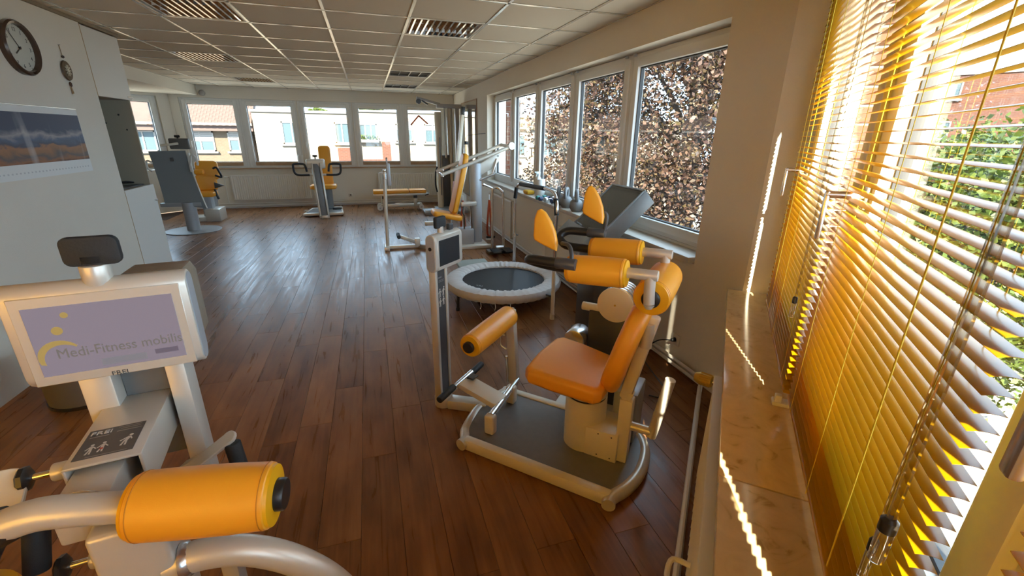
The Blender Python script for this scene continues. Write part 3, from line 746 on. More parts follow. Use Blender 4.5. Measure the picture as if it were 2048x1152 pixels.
# copper beech in front of the window band
def big_tree(label, base, crown_c, rad, nclump, per, m, size, seed, cl=.42, flat=1.):
    t = thing('tree', label, 'tree', base); g = random.Random(seed); bz = Vector(base)
    cc = Vector(crown_c)-bz; vs, fs = [], []
    cs = []
    for i in range(nclump):
        while True:
            v = Vector((g.uniform(-1, 1), g.uniform(-1, 1), g.uniform(-1, 1)))
            if .35 < v.length < 1: break
        v = v.normalized()*(v.length**.5)
        cs.append(cc+Vector((v.x*rad[0], v.y*rad[1], v.z*rad[2])))
    for c in cs:
        k0 = g.uniform(.6, 1.3)
        for j in range(int(per*k0)):
            p = c+Vector((g.gauss(0, cl*k0), g.gauss(0, cl*k0), g.gauss(0, cl*.6*flat)))
            s = size*g.uniform(.6, 1.25)
            a = Vector((g.gauss(0, 1), g.gauss(0, 1), g.gauss(0, .6)-.3)).normalized(); e = a.cross(Vector((g.gauss(0, 1), g.gauss(0, 1), g.gauss(0, 1)))).normalized()
            k = len(vs); vs += [p-a*s, p+e*s*.6, p+a*s, p-e*s*.6]; fs.append((k, k+1, k+2, k+3))
    me = bpy.data.meshes.new('foliage'); me.from_pydata([tuple(v) for v in vs], [], fs)
    o = put('foliage', me, m, t); o['kind'] = 'stuff'
    b = B(); b.tube([(0, 0, 0), (.1, .1, cc.z*.5), (0, 0, cc.z), (.1, -.1, cc.z+rad[2]*.7)], [.42, .3, .22, .07], 10, 4); part('trunk', b, 'bark', t)
    for c in cs[::22]:
        q = Vector((0, 0, max(1.5, c.z-1.6)*.92)); mid = (q+c)/2+Vector((0, 0, .25)); bb = B(); bb.tube([q, mid, c], [.06, .03, .012], 6, 3); part('branch', bb, 'bark', t)
    return t
big_tree('copper beech with dense purple-brown leaves filling the window band', (7.2, 9.0, -6.5), (7.2, 9.0, .6), (3.4, 3.4, 5.6), 1250, 210, 'leaf_red', .046, 11, .36)
big_tree('bright green leafy tree seen between the blind slats', (16.0, 7.9, -6.5), (16.0, 7.9, -2.1), (4.0, 3.4, 3.9), 360, 120, 'leaf_green', .10, 21, .5)
# orange brick house seen between the slats
fa = R(62); mf = (36*math.sin(fa), 36*math.cos(fa), -6.5)
t = thing('brick_house', 'orange brick house with white-silled windows seen between the blind slats', 'house', mf, -fa)
b = B(); b.b2((-2.0, 0, 0), (16, 9, 11.5)); part('wall', b, 'facade_red', t)
b = B(); b.b2((-2.1, -.08, 11.46), (16.1, 9, 11.62)); part('parapet', b, 'white_far', t)
for z0 in (10.25, 8.15, 6.0):
    for x0 in (-1.82, 2.6, 5.2): house_window(t, x0, x0+.95, z0, z0+.95, 0, 0)
b = B(); b.lathe([(0, .12), (.25, .08), (.42, 0), (.40, .0), (.24, .06), (0, .10)], (-1.5, 2., 12.45), (-.5, -.8, .3), 20); b.tube([(-1.5, 2., 11.5), (-1.5, 2.05, 12.5)], .03, 6); part('satellite_dish', b, 'white_far', t)
b = B(); b.tube([(-1.1, 2.5, 11.5), (-1.1, 2.5, 14.2)], .03, 6); part('antenna', b, 'silver2', t)
# brick piers right outside the windows, laid brick by brick
def brick_me(l):
    b = B(); b.box((0, 0, 0), (l, .11, .071), .004, 1); me = b.mesh('brick', False); me.materials.append(M['bricka']); return me
BR, BH = brick_me(.24), brick_me(.115)
def pier(label, loc, rz, w, z0, z1, depth):
    t = thing('brick_pier', label, 'wall', loc, rz)
    b = B(); b.b2((0, .008, -6.5-loc[2]), (w, depth, z1)); part('mortar_core', b, 'mortar', t)
    z = z0; r = 0
    while z < z1:
        x = 0 if r % 2 else -.125
        while x < w-.02:
            xa, xb = max(0, x), min(w, x+.24)
            if xb-xa > .05:
                o = put('brick', BR if xb-xa > .2 else BH, None, t); o.location = ((xa+xb)/2, .055, z+.035)
                if xb-xa <= .2: o.scale = ((xb-xa)/.115, 1, 1)
            x += .25
        z += .083; r += 1
    return t
pier('red brick pier outside the far pane of the window band', (2.36, 8.0, 0), 0, .30, .55, 2.6, .6)
p = dg(-.12, .375); pier('orange brick pier right outside the slanted windows', (p.x, p.y, 0), DA+R(90), .165, .3, 2.7, .5)

# ================================================================== LEFT WALL THINGS
# tall built-in cupboard: upper door, open niche, lower door
t = thing('built_in_cupboard', 'tall white built-in cupboard with open niche at the end of the left wall', 'cupboard', (-2.2, 5.04, 0))
b = B()
b.b2((-.62, .0, 0), (-.022, .02, CEIL-.005)); b.b2((-.62, .60, 0), (-.022, .62, CEIL-.005)); b.b2((-.64, 0, 0), (-.62, .62, CEIL-.005)); b.b2((-.62, .02, 1.835), (-.022, .60, 1.855)); b.b2((-.62, .02, .995), (-.022, .60, 1.02)); b.b2((-.62, .02, 0), (-.05, .60, .07))
part('carcass', b, mat('cupboard_inside', (.38, .33, .24), .5), t)
b = B(); b.b2((-.02, .004, 1.835), (.0, .616, CEIL-.03), .002, 1); d1 = part('door', b, 'white', t)
b = B(); b.bar((.004, .56, 1.865), (.03, .60, 1.865), .008, .006, .002); b.b2((-.002, .53, 1.855), (.014, .61, 1.868), .002, 1); part('handle', b, 'alu', d1)
b = B(); b.b2((-.02, .004, .075), (.0, .616, 1.02), .002, 1); d2 = part('door', b, 'white', t)
b = B(); b.b2((-.002, .555, .855), (.014, .60, .868), .002, 1); part('handle', b, 'alu', d2)
for z0_, z1_ in ((0, 1.01), (1.83, CEIL-.03)):
    b = B(); b.b2((-.021, -.004, z0_), (.001, .004, z1_)); part('edge_strip', b, 'lightwood', t)
for zz, yy, xx in ((1.70, .595, -.14), (1.62, .595, -.26), (1.56, .595, -.1)):
    b = B(); b.cyl((xx, .598, zz), (xx, .60, zz), .008, n=10); part('shelf_pin_hole', b, 'black', t)
# cables and a dark tray in the niche
b = B(); b.b2((-2.72, 5.09, 1.02), (-2.26, 5.60, 1.032), .003, 1); o = part('tray', b, 'panel', None); tag(o, 'flat dark tray lying in the cupboard niche', 'tray')
b = B(); g = random.Random(2); pts = [(-2.30+g.uniform(-.2, .02), 5.15+k*.04, 1.042+g.uniform(0, .03)) for k in range(11)]; b.tube(pts, .007, 6, 5)
o = part('cable_bundle', b, 'rubber', None); tag(o, 'tangled black cables on the tray in the niche', 'cable')
# clock
t = thing('wall_clock', 'round brown-rimmed wall clock high on the left wall', 'clock', (-2.2, 4.17, 2.07), 0)
mc = frame((0, 0, 0), (0, 1, 0), (1, 0, 0))
b = B(); b.lathe([(.168, .0), (.170, .03), (.160, .042), (.146, .036), (.143, .012), (.143, .0)], (0, 0, 0), (1, 0, 0), 40); part('rim', b, mat('clock_rim', (.085, .055, .04), .25, metal=.3), t)
b = B(); b.cyl((.0, 0, 0), (.012, 0, 0), .145, n=40); part('face', b, mat('clock_face', (.60, .60, .52), .4), t)
for k in range(12):
    a = PI/2-(k+1)*PI/6; text('numeral', str(k+1), .034, 'black', t, Matrix.Translation((.0125, .112*math.cos(a), .112*math.sin(a))) @ mc.to_3x3().to_4x4())
for k in range(60):
    if k % 5: continue
    a = k*PI/30; b = B(); b.bar((.0128, .133*math.cos(a), .133*math.sin(a)), (.0128, .141*math.cos(a), .141*math.sin(a)), .0025, .001, up=(1, 0, 0)); part('minute_mark', b, 'black', t)
b = B(); b.bar((.016, .008, -.010), (.016, -.062, .085), .005, .0015, up=(1, 0, 0)); part('minute_hand', b, 'black', t)
b = B(); b.bar((.019, .01, .008), (.019, -.055, -.040), .007, .0015, up=(1, 0, 0)); part('hour_hand', b, 'black', t)
b = B(); b.cyl((.012, 0, 0), (.022, 0, 0), .007, n=12); part('hub', b, 'black', t)
# hanging ornament
t = thing('wall_ornament', 'oval brown hanging ornament with pale flower between clock and cupboard', 'ornament', (-2.2, 4.655, 2.0))
b = B(); b.lathe([(0, 0), (.05, .002), (.062, .008), (.058, .016), (0, .02)], (0, 0, -.01), (1, 0, 0), 28); o = part('disc', b, mat('carved_wood', (.11, .065, .03), .5, var=.3, vscale=40), t); o.scale = (1, 1, 1.18)
b = B()
for k in range(10):
    a = k*PI/5; b.bar((.020, .014*math.cos(a), -.01+.016*math.sin(a)), (.020, .036*math.cos(a), -.01+.042*math.sin(a)), .008, .003, .001, up=(1, 0, 0))
b.lathe([(.012, 0), (.012, .004), (.006, .006), (0, .006)], (.019, 0, -.01), (1, 0, 0), 14); part('flower_inlay', b, mat('ivory', (.62, .56, .42), .5), t)
b = B(); b.lathe([(0, -.012), (.01, -.006), (.01, .006), (0, .012)], (.01, 0, .085), n=10); b.lathe([(0, -.022), (.009, -.01), (.009, .01), (0, .022)], (.01, 0, -.11), n=10); part('bead', b, mat('dark_bead', (.06, .03, .015), .4), t)
M['twine'] = mat('twine', (.35, .24, .13), .8)
b = B(); b.tube([(.008, 0, .095), (.006, 0, .165)], .003, 6); part('string', b, 'twine', t)
b = B(); b.tube([(.008, 0, -.13), (.008, .012, -.175)], .004, 6); b.tube([(.008, 0, -.13), (.008, -.006, -.18)], .004, 6); part('tassel', b, 'twine', t)
b = B(); b.cyl((0, 0, .168), (.014, 0, .168), .003, n=8); part('nail', b, 'alu', t)
# calendar with cloud picture
def sky_picture():
    m, nt, bs = newmat('cloud_picture'); tc = nd(nt, 'ShaderNodeTexCoord'); sx = nd(nt, 'ShaderNodeSeparateXYZ'); nt.links.new(tc.outputs['Object'], sx.inputs[0])
    mp = nd(nt, 'ShaderNodeMapping'); mp.inputs['Scale'].default_value = (1, 2.2, 5.5); nt.links.new(tc.outputs['Object'], mp.inputs[0])
    n = nd(nt, 'ShaderNodeTexNoise'); n.inputs['Scale'].default_value = 2.2; n.inputs['Detail'].default_value = 7; n.inputs['Distortion'].default_value = .8; nt.links.new(mp.outputs[0], n.inputs['Vector'])
    h = nd(nt, 'ShaderNodeMapRange'); h.inputs[1].default_value = -.15; h.inputs[2].default_value = .15; nt.links.new(sx.outputs[2], h.inputs[0])
    ma = nd(nt, 'ShaderNodeMath', operation='MULTIPLY_ADD'); nt.links.new(n.outputs['Fac'], ma.inputs[0]); ma.inputs[1].default_value = .45; nt.links.new(h.outputs[0], ma.inputs[2])
    cr = nd(nt, 'ShaderNodeValToRGB'); e = cr.color_ramp.elements; e[0].position = .18; e[0].color = (.05, .022, .018, 1); e[1].position = 1.; e[1].color = (.06, .08, .13, 1)
    for p_, c_ in ((.30, (.30, .13, .06)), (.40, (.12, .10, .10)), (.50, (.28, .15, .08)), (.60, (.36, .18, .09)), (.66, (.07, .08, .12)), (.78, (.10, .135, .21)), (.88, (.34, .32, .33))):
        x = e.new(p_); x.color = (*c_, 1)
    nt.links.new(ma.outputs[0], cr.inputs[0])
    mp2 = nd(nt, 'ShaderNodeMapping'); mp2.inputs['Scale'].default_value = (1, 7, .9); nt.links.new(tc.outputs['Object'], mp2.inputs[0])
    n2 = nd(nt, 'ShaderNodeTexNoise'); n2.inputs['Scale'].default_value = 1.; n2.inputs['Detail'].default_value = 2; nt.links.new(mp2.outputs[0], n2.inputs['Vector'])
    r2 = nd(nt, 'ShaderNodeMapRange'); r2.inputs[1].default_value = .58; r2.inputs[2].default_value = .72; r2.inputs[4].default_value = .6; nt.links.new(n2.outputs['Fac'], r2.inputs[0])
    mx = nd(nt, 'ShaderNodeMix', data_type='RGBA'); nt.links.new(r2.outputs[0], mx.inputs[0]); nt.links.new(cr.outputs[0], mx.inputs[6]); mx.inputs[7].default_value = (.62, .60, .58, 1)
    nt.links.new(mx.outputs[2], bs.inputs['Base Color']); bs.inputs['Roughness'].default_value = .55; return m
t = thing('wall_calendar', 'wide wall calendar with a stormy cloud landscape picture on the left wall', 'calendar', (-2.2, 4.02, 1.47))
b = B(); b.b2((.001, -.61, -.235), (.005, .61, .235)); part('paper_sheet', b, 'paper', t)
b = B(); b.b2((.0052, -.60, -.14), (.0064, .605, .19)); part('picture', b, sky_picture(), t)
b = B(); b.tube([(.006, -.6, .236), (.006, .6, .236)], .004, 6); part('binding', b, 'alu', t)
M['print'] = mat('print_grey', (.58, .58, .56), .7)
for k in range(31):
    b = B(); b.b2((.0052, -.56+k*.037, -.20), (.0058, -.56+k*.037+.014, -.19)); part('date_mark', b, 'print', t)
# grey round bin beside the wall end
t = thing('waste_bin', 'grey round waste bin behind the monitor near the left wall end', 'bin', (-1.78, 3.02, 0))
b = B(); b.lathe([(.0, .0), (.175, .0), (.18, .008), (.19, .33), (.195, .34), (.188, .34), (.18, .32), (.17, .02), (0, .02)], n=36); part('body', b, mat('bin_grey', (.20, .20, .20), .4, metal=.2), t)
b = B(); b.lathe([(.182, 0), (.186, .0), (.187, .02), (.182, .02)], n=36); part('base_ring', b, 'black', t)

# ================================================================== MACHINES
def wpart(name, b, m, root, label=None):
    bmesh.ops.translate(b.bm, vec=-Vector(root.location), verts=b.bm.verts); return part(name, b, m, root, label)
def roller(t, p0, p1, r, cap0=True, cap1=True, name='roller_pad', m='yellow', capm='black', wp=False):
    """padded roller from p0 to p1 with stitched rim and black end plugs"""
    P = wpart if wp else part
    p0, p1 = Vector(p0), Vector(p1); a = p1-p0; L = a.length; a.normalize()
    b = B(); b.lathe([(r*.93, .006), (r*.985, .009), (r*1.0, .014), (r*1.0, .02), (r*1.03, L*.3), (r*1.035, L*.5), (r*1.03, L*.7), (r*1.0, L-.02), (r*1.0, L-.014), (r*.985, L-.009), (r*.93, L-.006)], p0, a, 36); o = P(name, b, m, t)
    for s in (0, 1):
        b = B()
        if s: b.lathe([(r*.955, L-.009), (r*.92, L-.001), (r*.5, L+.002), (0, L+.002)], p0, a, 36)
        else: b.lathe([(0, -.002), (r*.5, -.002), (r*.92, .001), (r*.955, .009)], p0, a, 36)
        P('roller_end', b, 'yellow2', t)
        b = B(); h = L-.016 if s else .016; b.lathe([(r*.99, h-.0015), (r*1.012, h-.0006), (r*1.012, h+.0006), (r*.99, h+.0015)], p0, a, 36); P('seam', b, 'seam', t)
    for s, fl in ((0, cap0), (1, cap1)):
        if not fl: continue
        e = p1 if s else p0; q = a if s else -a
        b = B(); b.lathe([(r*.50, 0), (r*.50, .014), (r*.46, .018), (0, .018)], e+q*.001, q, 28); P('end_plug', b, capm, t)
    return o
def monitor(t, mx, w, h, th, sw, sh, sz=0., screen='screen', side=True):
    """console: local x right, y back, z up; front face at y=0, centred"""
    n = 6; r = th/2
    prof = arc(r, h/2-r, r, 0, PI, 8)+arc(r, -h/2+r, r, PI, 2*PI, 8)
    def X(b): b.bm.transform(mx); return b
    b = B(); b.ext([(x, y) for x, y in prof], w, frame((0, 0, 0), (0, 1, 0), (1, 0, 0)), .004, 2); hs = part('monitor_housing', X(b), 'silver', t)
    for s in (-1, 1):
        b = B(); q = arc(r, h/2-r, r*.8, 0, PI, 8)+arc(r, -h/2+r, r*.8, PI, 2*PI, 8); b.ext(q, .003, frame((s*(w/2+.0005), 0, 0), (0, 1, 0), (1, 0, 0))); part('side_plate', X(b), 'cream' if th > .08 else 'silver2', t)
    b = B(); b.box((0, .001, sz), (sw*1.14, .004, sh*1.28), .0015, 1); part('bezel', X(b), 'silver', t)
    b = B(); b.box((0, -.0012, sz), (sw, .002, sh)); sc = part('screen', X(b), screen, t)
    return sc

# ---------------------------------------------------------------- machine in the left foreground
yr = R(8)
t = thing('training_machine', 'grey training machine with lit monitor and yellow roller in the left foreground', 'machine', (-.615, 1.17, 0), yr)
scr_m = emit('monitor_lilac', (.40, .33, .40), .085, .12)
mx = Matrix.Translation((0, 0, 1.108))
monitor(t, mx, .335, .245, .066, .268, .165, -.008, scr_m)
fx = lambda x, z, y=-.0026: Matrix.Translation((x, y, z)) @ Matrix.Rotation(R(90), 4, 'X')
M['logo_txt'] = emit('logo_grey', (.25, .22, .20), .09); M['logo_orange'] = emit('logo_ochre', (.50, .34, .10), .11); M['btn'] = emit('button_mauve', (.26, .21, .28), .07)
M['btn2'] = emit('button_grey', (.36, .34, .38), .08)
text('lettering', 'Medi-Fitness mobilis', .034, 'logo_txt', t, fx(.017, 1.068), .84)
b = B(); b.ext(arc(-.093, 1.062, .040, R(35), R(200), 14)+arc(-.087, 1.055, .036, R(195), R(48), 14), .0008, frame((0, -.0026, 0), (1, 0, 0), (0, -1, 0))); part('logo_arc', b, 'logo_orange', t)
b = B(); b.lathe([(0, 0), (.010, 0), (.010, .0008), (0, .0008)], (-.086, -.0022, 1.125), (0, -1, 0), 20); b.lathe([(0, 0), (.007, 0), (.007, .0008), (0, .0008)], (-.066, -.0022, 1.160), (0, -1, 0), 16); part('logo_dot', b, 'logo_orange', t)
b = B(); b.box((.098, -.0026, 1.040), (.046, .0008, .012)); part('screen_button', b, 'btn', t)
b = B(); b.box((.015, -.0026, 1.034), (.085, .0008, .017)); part('screen_button', b, 'btn2', t)
text('lettering', 'FREI', .015, 'panel', t, fx(-.002, 1.0, -.0015), 1.2)
# black foam pad on a stub on top
b = B(); ol = rrect(.104, .066, .016); b.ext(ol, .020, frame((.004, .028, 1.294), (1, 0, 0), (0, -1, 0)), .005, 2); b.ext(arc(0, 0, .021, PI, 2*PI, 12)+[(.021, .03), (-.021, .03)], .020, frame((.0, .028, 1.256), (1, 0, 0), (0, -1, 0)), .004, 2); part('foam_pad', b, 'rubber', t)
b = B(); b.cyl((.0, .032, 1.215), (.0, .032, 1.262), .028, n=24, bev=.003); part('pad_stub', b, 'silver', t)
# rear housing, uprights
b = B(); b.ext([(.06, 1.02), (.06, 1.226), (.16, 1.222), (.205, 1.19), (.205, 1.02)], .125, frame((.092, 0, 0), (0, 1, 0), (1, 0, 0)), .006, 2); part('rear_housing', b, mat('brown_grey_housing', (.24, .19, .13), .5, var=.1, vscale=30), t)
for x0, x1 in ((-.092, -.030), (.076, .118)):
    b = B(); b.b2((x0, .02, .02), (x1, .105, .99), .004, 2); part('upright', b, 'silver', t)
b = B(); b.b2((-.03, .07, .70), (.076, .082, 1.0), .002, 1); part('back_plate', b, 'darkgrey', t)
# box beam with label
b = B(); x0, x1, y0, y1, z0, z1, w = -.066, .066, -.212, .07, .800, .900, .007
b.b2((x0, y0, z1-w), (x1, y1, z1), .003, 2); b.b2((x0, y0, z0), (x0+w, y1, z1-w*.5), .003, 2); b.b2((x1-w, y0, z0), (x1, y1, z1-w*.5), .003, 2); b.b2((x0, y0, z0), (x1, y1, z0+w), .003, 2)
part('box_beam', b, 'silver', t)
b = B(); b.b2((-.056, -.190, .9002), (.046, -.082, .9012)); lp = part('label_plate', b, mat('label_dark', (.085, .075, .065), .35), t)
lab = mat('label_print', (.62, .58, .50), .5)
text('lettering', 'FREI', .019, lab, lp, Matrix.Translation((-.032, -.097, .9014)), 1.15)
b = B()
for k, (xx, yy, ww) in enumerate(((-.032, -.111, .034), (.018, -.088, .042), (.02, -.095, .036), (.02, -.104, .046), (.0, -.186, .07))): b.box((xx, yy, .9014), (ww, .0016, .0004))
part('print_lines', b, mat('label_lines', (.25, .23, .2), .5), lp)
def figure(b, x, y, s, z, lean=0.):
    b.lathe([(0, 0), (.0055*s, 0), (.0055*s, .0004), (0, .0004)], (x+lean*.03*s, y+.030*s, z), n=10)
    b.bar((x, y, z), (x+lean*.024*s, y+.022*s, z), .0095*s, .0004); b.bar((x-.002*s, y+.002*s, z), (x-.007*s, y-.022*s, z), .0048*s, .0004); b.bar((x+.003*s, y+.002*s, z), (x+.004*s, y-.022*s, z), .0048*s, .0004)
    b.bar((x+lean*.02*s-.004*s, y+.02*s, z), (x-.014*s, y+.004*s, z), .0035*s, .0004); b.bar((x+lean*.02*s+.004*s, y+.02*s, z), (x+.015*s, y+.006*s, z), .0035*s, .0004)
b = B(); figure(b, -.034, -.162, .62, .9014); figure(b, -.014, -.160, .62, .9014); figure(b, .024, -.152, .70, .9014, .3); part('pictogram', b, lab, lp)
b = B(); b.box((-.014, -.163, .9019), (.006, .005, .0004)); part('pictogram_mark', b, 'red', lp)
# sliding inner tube, cross tube, rollers
b = B(); b.b2((-.056, -.312, .795), (.030, -.06, .880), .006, 2); part('inner_tube', b, 'silver', t)
b = B(); b.tube([(-.118, -.318, .880), (-.06, -.326, .893), (.0, -.334, .886), (.07, -.343, .872), (.14, -.360, .866), (.30, -.402, .857)], .029, 18, 4); part('cross_tube', b, 'silver', t)
b = B(); b.tube([(-.057, -.312, .880), (-.01, -.308, .905), (.03, -.314, .893)], .004, 6, 3); part('weld_seam', b, 'alu', t)
roller(t, (.083, -.346, .870), (.322, -.408, .856), .064, False, True)
b = B(); b.tube([(-.100, -.316, .884), (-.135, -.322, .868), (-.160, -.335, .825), (-.170, -.345, .78)], .033, 14, 3); part('elbow_sleeve', b, 'black', t)
roller(t, (-.17, -.345, .775), (-.19, -.36, .56), .062, False, True)
# star knobs with shafts
for kx, ky, kz, cx0 in ((-.142, -.168, .872, -.064), (-.088, -.27, .712, .0)):
    b = B(); b.cyl((kx+.045, ky, kz), (cx0, ky, kz), .019, n=18, bev=.003); part('knob_collar', b, 'silver', t)
    b = B(); b.cyl((kx, ky, kz), (kx+.05, ky, kz), .007, n=12); part('knob_shaft', b, 'chrome', t)
    b = B(); b.lathe([(0, -.008), (.020, -.008), (.026, -.003), (.026, .005), (.018, .010), (0, .010)], (kx, ky, kz), (1, 0, 0), 8); part('star_knob', b, 'black', t)
# lower column and curved tube
b = B(); b.b2((.004, -.372, .02), (.122, -.262, .842), .010, 3); part('front_column', b, 'silver', t)
b = B(); b.tube([(.10, -.345, .704), (.17, -.352, .712), (.25, -.362, .690), (.33, -.372, .628), (.40, -.382, .535), (.445, -.388, .42), (.46, -.39, .28), (.46, -.39, .05)], .031, 18, 5); part('curved_tube', b, 'silver', t)
b = B(); b.lathe([(.036, 0), (.036, .012), (.031, .02)], (.124, -.348, .708), (1, 0, 0), 18); part('weld_collar', b, 'alu', t)
# right hand lever
b = B(); b.ext(arc(.0, .0, .020, -R(60), R(120), 8)+[(-.10, .002), (-.13, -.006), (-.13, -.036), (-.10, -.034)], .010, frame((.190, -.052, .782), (1, -.05, .52), (-.45, -.35, .83)), .002, 1); part('lever_plate', b, 'silver', t)
b = B(); b.cyl((.196, -.060, .772), (.206, -.075, .675), .020, n=18, bev=.004); part('lever_grip', b, 'rubber', t)
b = B(); b.bar((.07, -.01, .70), (.13, -.04, .735), .03, .02, .004); part('lever_arm', b, 'silver', t)
# left plate and grip
b = B(); b.ext(rrect(.075, .10, .03), .012, frame((-.172, -.19, .862), (1, 0, 0), (.1, -.55, .8)), .002, 1); part('side_plate_arm', b, 'cream', t)
b = B(); b.cyl((-.118, -.235, .80), (-.128, -.262, .715), .021, n=18, bev=.004); part('hand_grip', b, 'rubber', t)
# floor frame
b = B(); b.b2((-.20, .0, 0), (.24, .12, .045), .01, 2); b.b2((-.02, -.45, 0), (.14, .10, .045), .01, 2); b.b2((-.20, -.47, 0), (.50, -.36, .045), .01, 2); part('floor_frame', b, 'silver', t)

# ---------------------------------------------------------------- seated machine in the middle
LX = lambda u: u+.7
t = thing('training_machine', 'seated training machine with orange seat, rollers and grey platform in the middle', 'machine', (.8132, 1.803, 0), R(-45))
lo = [(-.385, -.262), (-.425, -.20), (-.452, -.10), (-.468, .0), (-.462, .10), (-.435, .19), (-.42, .235)]
ro = [(.395, -.285), (.44, -.20), (.468, -.10), (.474, 0), (.462, .10), (.425, .18), (.385, .225)]
pl = [(x, y) for x, y in lo[::-1]]+ro
b = B(); b.ext(pl, .034, Matrix.Translation((0, 0, .040)), .002, 1); part('platform_plate', b, 'darkgrey', t)
b = B(); b.bar((-.385, -.272, .034), (.40, -.285, .034), .05, .064, .012); part('front_rail', b, 'cream', t)
b = B(); b.bar((-.42, .242, .034), (.39, .232, .034), .05, .064, .012); part('rear_rail', b, 'cream', t)
for path in (lo, ro):
    b = B(); b.tube([(path[0][0]-(.003 if path is lo else -.003), path[0][1]-.045, .034)]+[(x, y, .034) for x, y in path]+[(path[-1][0], path[-1][1]+.03, .034)], .031, 14, 3); part('bumper_tube', b, 'silver', t)
# seat column
b = B(); b.cyl((.165, .016, .055), (.165, .016, .335), .103, n=44, bev=.003); part('seat_column', b, 'cream', t)
b = B(); b.cyl((.165, .016, .335), (.165, .016, .345), .098, n=40); part('column_joint', b, 'black', t)
b = B(); b.cyl((.165, .016, .345), (.165, .016, .425), .103, n=44, bev=.003); part('seat_lift', b, 'cream', t)
b = B(); b.b2((.20, -.085, .055), (.36, .10, .212), .004, 2); part('drive_box', b, 'cream', t)
b = B()
for xx, zz in ((.265, .195), (.265, .075), (.33, .195), (.33, .075)): b.cyl((xx, -.0853, zz), (xx, -.0865, zz), .004, n=8)
part('screw', b, 'panel', t)
# seat cushion, slightly dished
b = B(); b.ext([(-.095, -.17), (-.105, 0), (-.088, .19), (-.055, .225), (.06, .21), (.255, .155), (.285, .10), (.295, -.06), (.288, -.185), (.26, -.215), (.05, -.215), (-.065, -.205)], .085, Matrix.Translation((0, .008, .468)) @ Matrix.Rotation(R(2), 4, 'Y'), .030, 5); part('seat', b, 'yellow', t)
b = B(); b.b2((-.02, -.12, .415), (.27, .13, .432), .003, 1); part('seat_plate', b, 'silver2', t)
# back support
b = B(); b.b2((.345, -.062, .055), (.405, .0, .40), .006, 2); part('rear_post', b, 'cream', t)
b = B(); b.ext([(0, -.20), (.014, -.14), (.018, 0), (.03, .03), (.0, .05), (-.03, .03), (-.018, 0), (-.014, -.14)], .05, frame((.372, -.031, .40), (1, 0, 0), (0, -1, 0)), .004, 2); part('post_hinge', b, 'cream', t)
b = B(); b.bar((.362, -.031, .40), (.448, -.031, .83), .05, .055, .012, up=(1, 0, 0)); part('backrest_bar', b, 'cream', t)
b = B(); b.tube([(.43, -.06, .80), (.43, -.06, .69)], .026, 14); part('backrest_socket', b, 'silver', t)
ol = [(-.075, -.225), (.06, -.225), (.13, -.18), (.178, -.08), (.190, .02), (.175, .12), (.12, .20), (.04, .228), (-.04, .228), (-.12, .20), (-.175, .12), (-.190, .02), (-.178, -.08), (-.14, -.18)]
fb = frame((.345, .0, .655), (0, 1, 0), (-1, 0, .27))
b = B(); b.ext(ol, .088, fb, .034, 5); part('backrest', b, 'yellow', t)
# big roller behind the head with T arms
roller(t, (.447, -.185, .957), (.447, .165, .957), .072, False, True)
b = B(); b.lathe([(.036, 0), (.036, .010), (.03, .014), (0, .014)], (.447, -.186, .957), (0, -1, 0), 24); part('roller_hub', b, 'black', t)
for k, (yy, x0, x1, zc) in enumerate(((-.212, .112, .352, 1.046), (.122, .100, .340, 1.052))):
    roller(t, (x0, yy, zc-.008), (x1, yy, zc+.006), .057, False, False)
    b = B(); b.cyl((x1-.01, yy, zc+.010), (.468, yy, zc+.014), .021, n=20, bev=.003); part('arm_tube', b, 'silver', t)
    b = B(); b.tube([(.440, yy, zc+.01), (.442, yy, .99), (.446, yy, .945)], .021, 18, 3); b.lathe([(0, -.021), (.012, -.018), (.021, -.004), (.021, 0)], (.446, yy, .943), (0, 0, 1), 18); part('arm_drop_tube', b, 'silver', t)
    # black looped grip: lower leg out of the roller, turn, upper leg back
    oy, oz = ((-.052, .024) if k == 0 else (.045, .062))
    b = B(); b.tube([(x0+.01, yy, zc-.008), (x0-.06, yy, zc-.008), (x0-.125, yy, zc-.004), (x0-.160, yy+oy*.25, zc+oz*.25), (x0-.166, yy+oy*.55, zc+oz*.6), (x0-.135, yy+oy*.9, zc+oz*.95), (x0-.07, yy+oy, zc+oz), (x0+.035, yy+oy, zc+oz+.002)], .020, 14, 4); part('loop_handle', b, 'black', t)
    b = B(); b.cyl((x0-.035, yy+oy, zc+oz), (x0+.05, yy+oy, zc+oz+.002), .0235, n=16, bev=.003); part('handle_clamp', b, 'panel', t)
    # leaf shaped hand pad on a bent rod
    if k == 0: px, pz, rod = -.006, 1.180, [(x0+.03, yy+oy, zc+oz+.012), (x0+.02, yy+oy+.02, zc+oz+.045), (x0-.005, yy+oy+.05, zc+oz+.065), (x0-.045, yy+.03, zc+oz+.062)]
    else: px, pz, rod = .092, 1.25, [(x0+.045, yy+oy, zc+oz+.015), (x0+.052, yy+oy, zc+oz+.08), (x0+.04, yy+oy, zc+oz+.10), (x0+.02, yy+oy-.005, zc+oz+.095)]
    b = B(); b.tube(rod, .0085, 10, 4); part('pad_rod', b, 'panel', t)
    lf = [(-.052, -.03), (-.052, .045), (-.042, .078), (-.028, .085), (-.008, .074), (.020, .038), (.042, -.006), (.054, -.05), (.052, -.083), (.038, -.080), (-.01, -.062), (-.046, -.046)]
    b = B(); b.ext(lf, .030, frame((px, yy+.03, pz), (1, .12 if k == 0 else -.35, 0), (.1, -1, .12)), .009, 3); part('hand_pad', b, 'yellow', t)
# swing lever on the right
b = B(); b.cyl((.405, -.03, .255), (.505, -.03, .255), .022, n=16); b.tube([(.498, -.03, .235), (.505, -.03, .26), (.548, -.03, .545)], .023, 16, 2); part('swing_lever', b, 'silver', t)
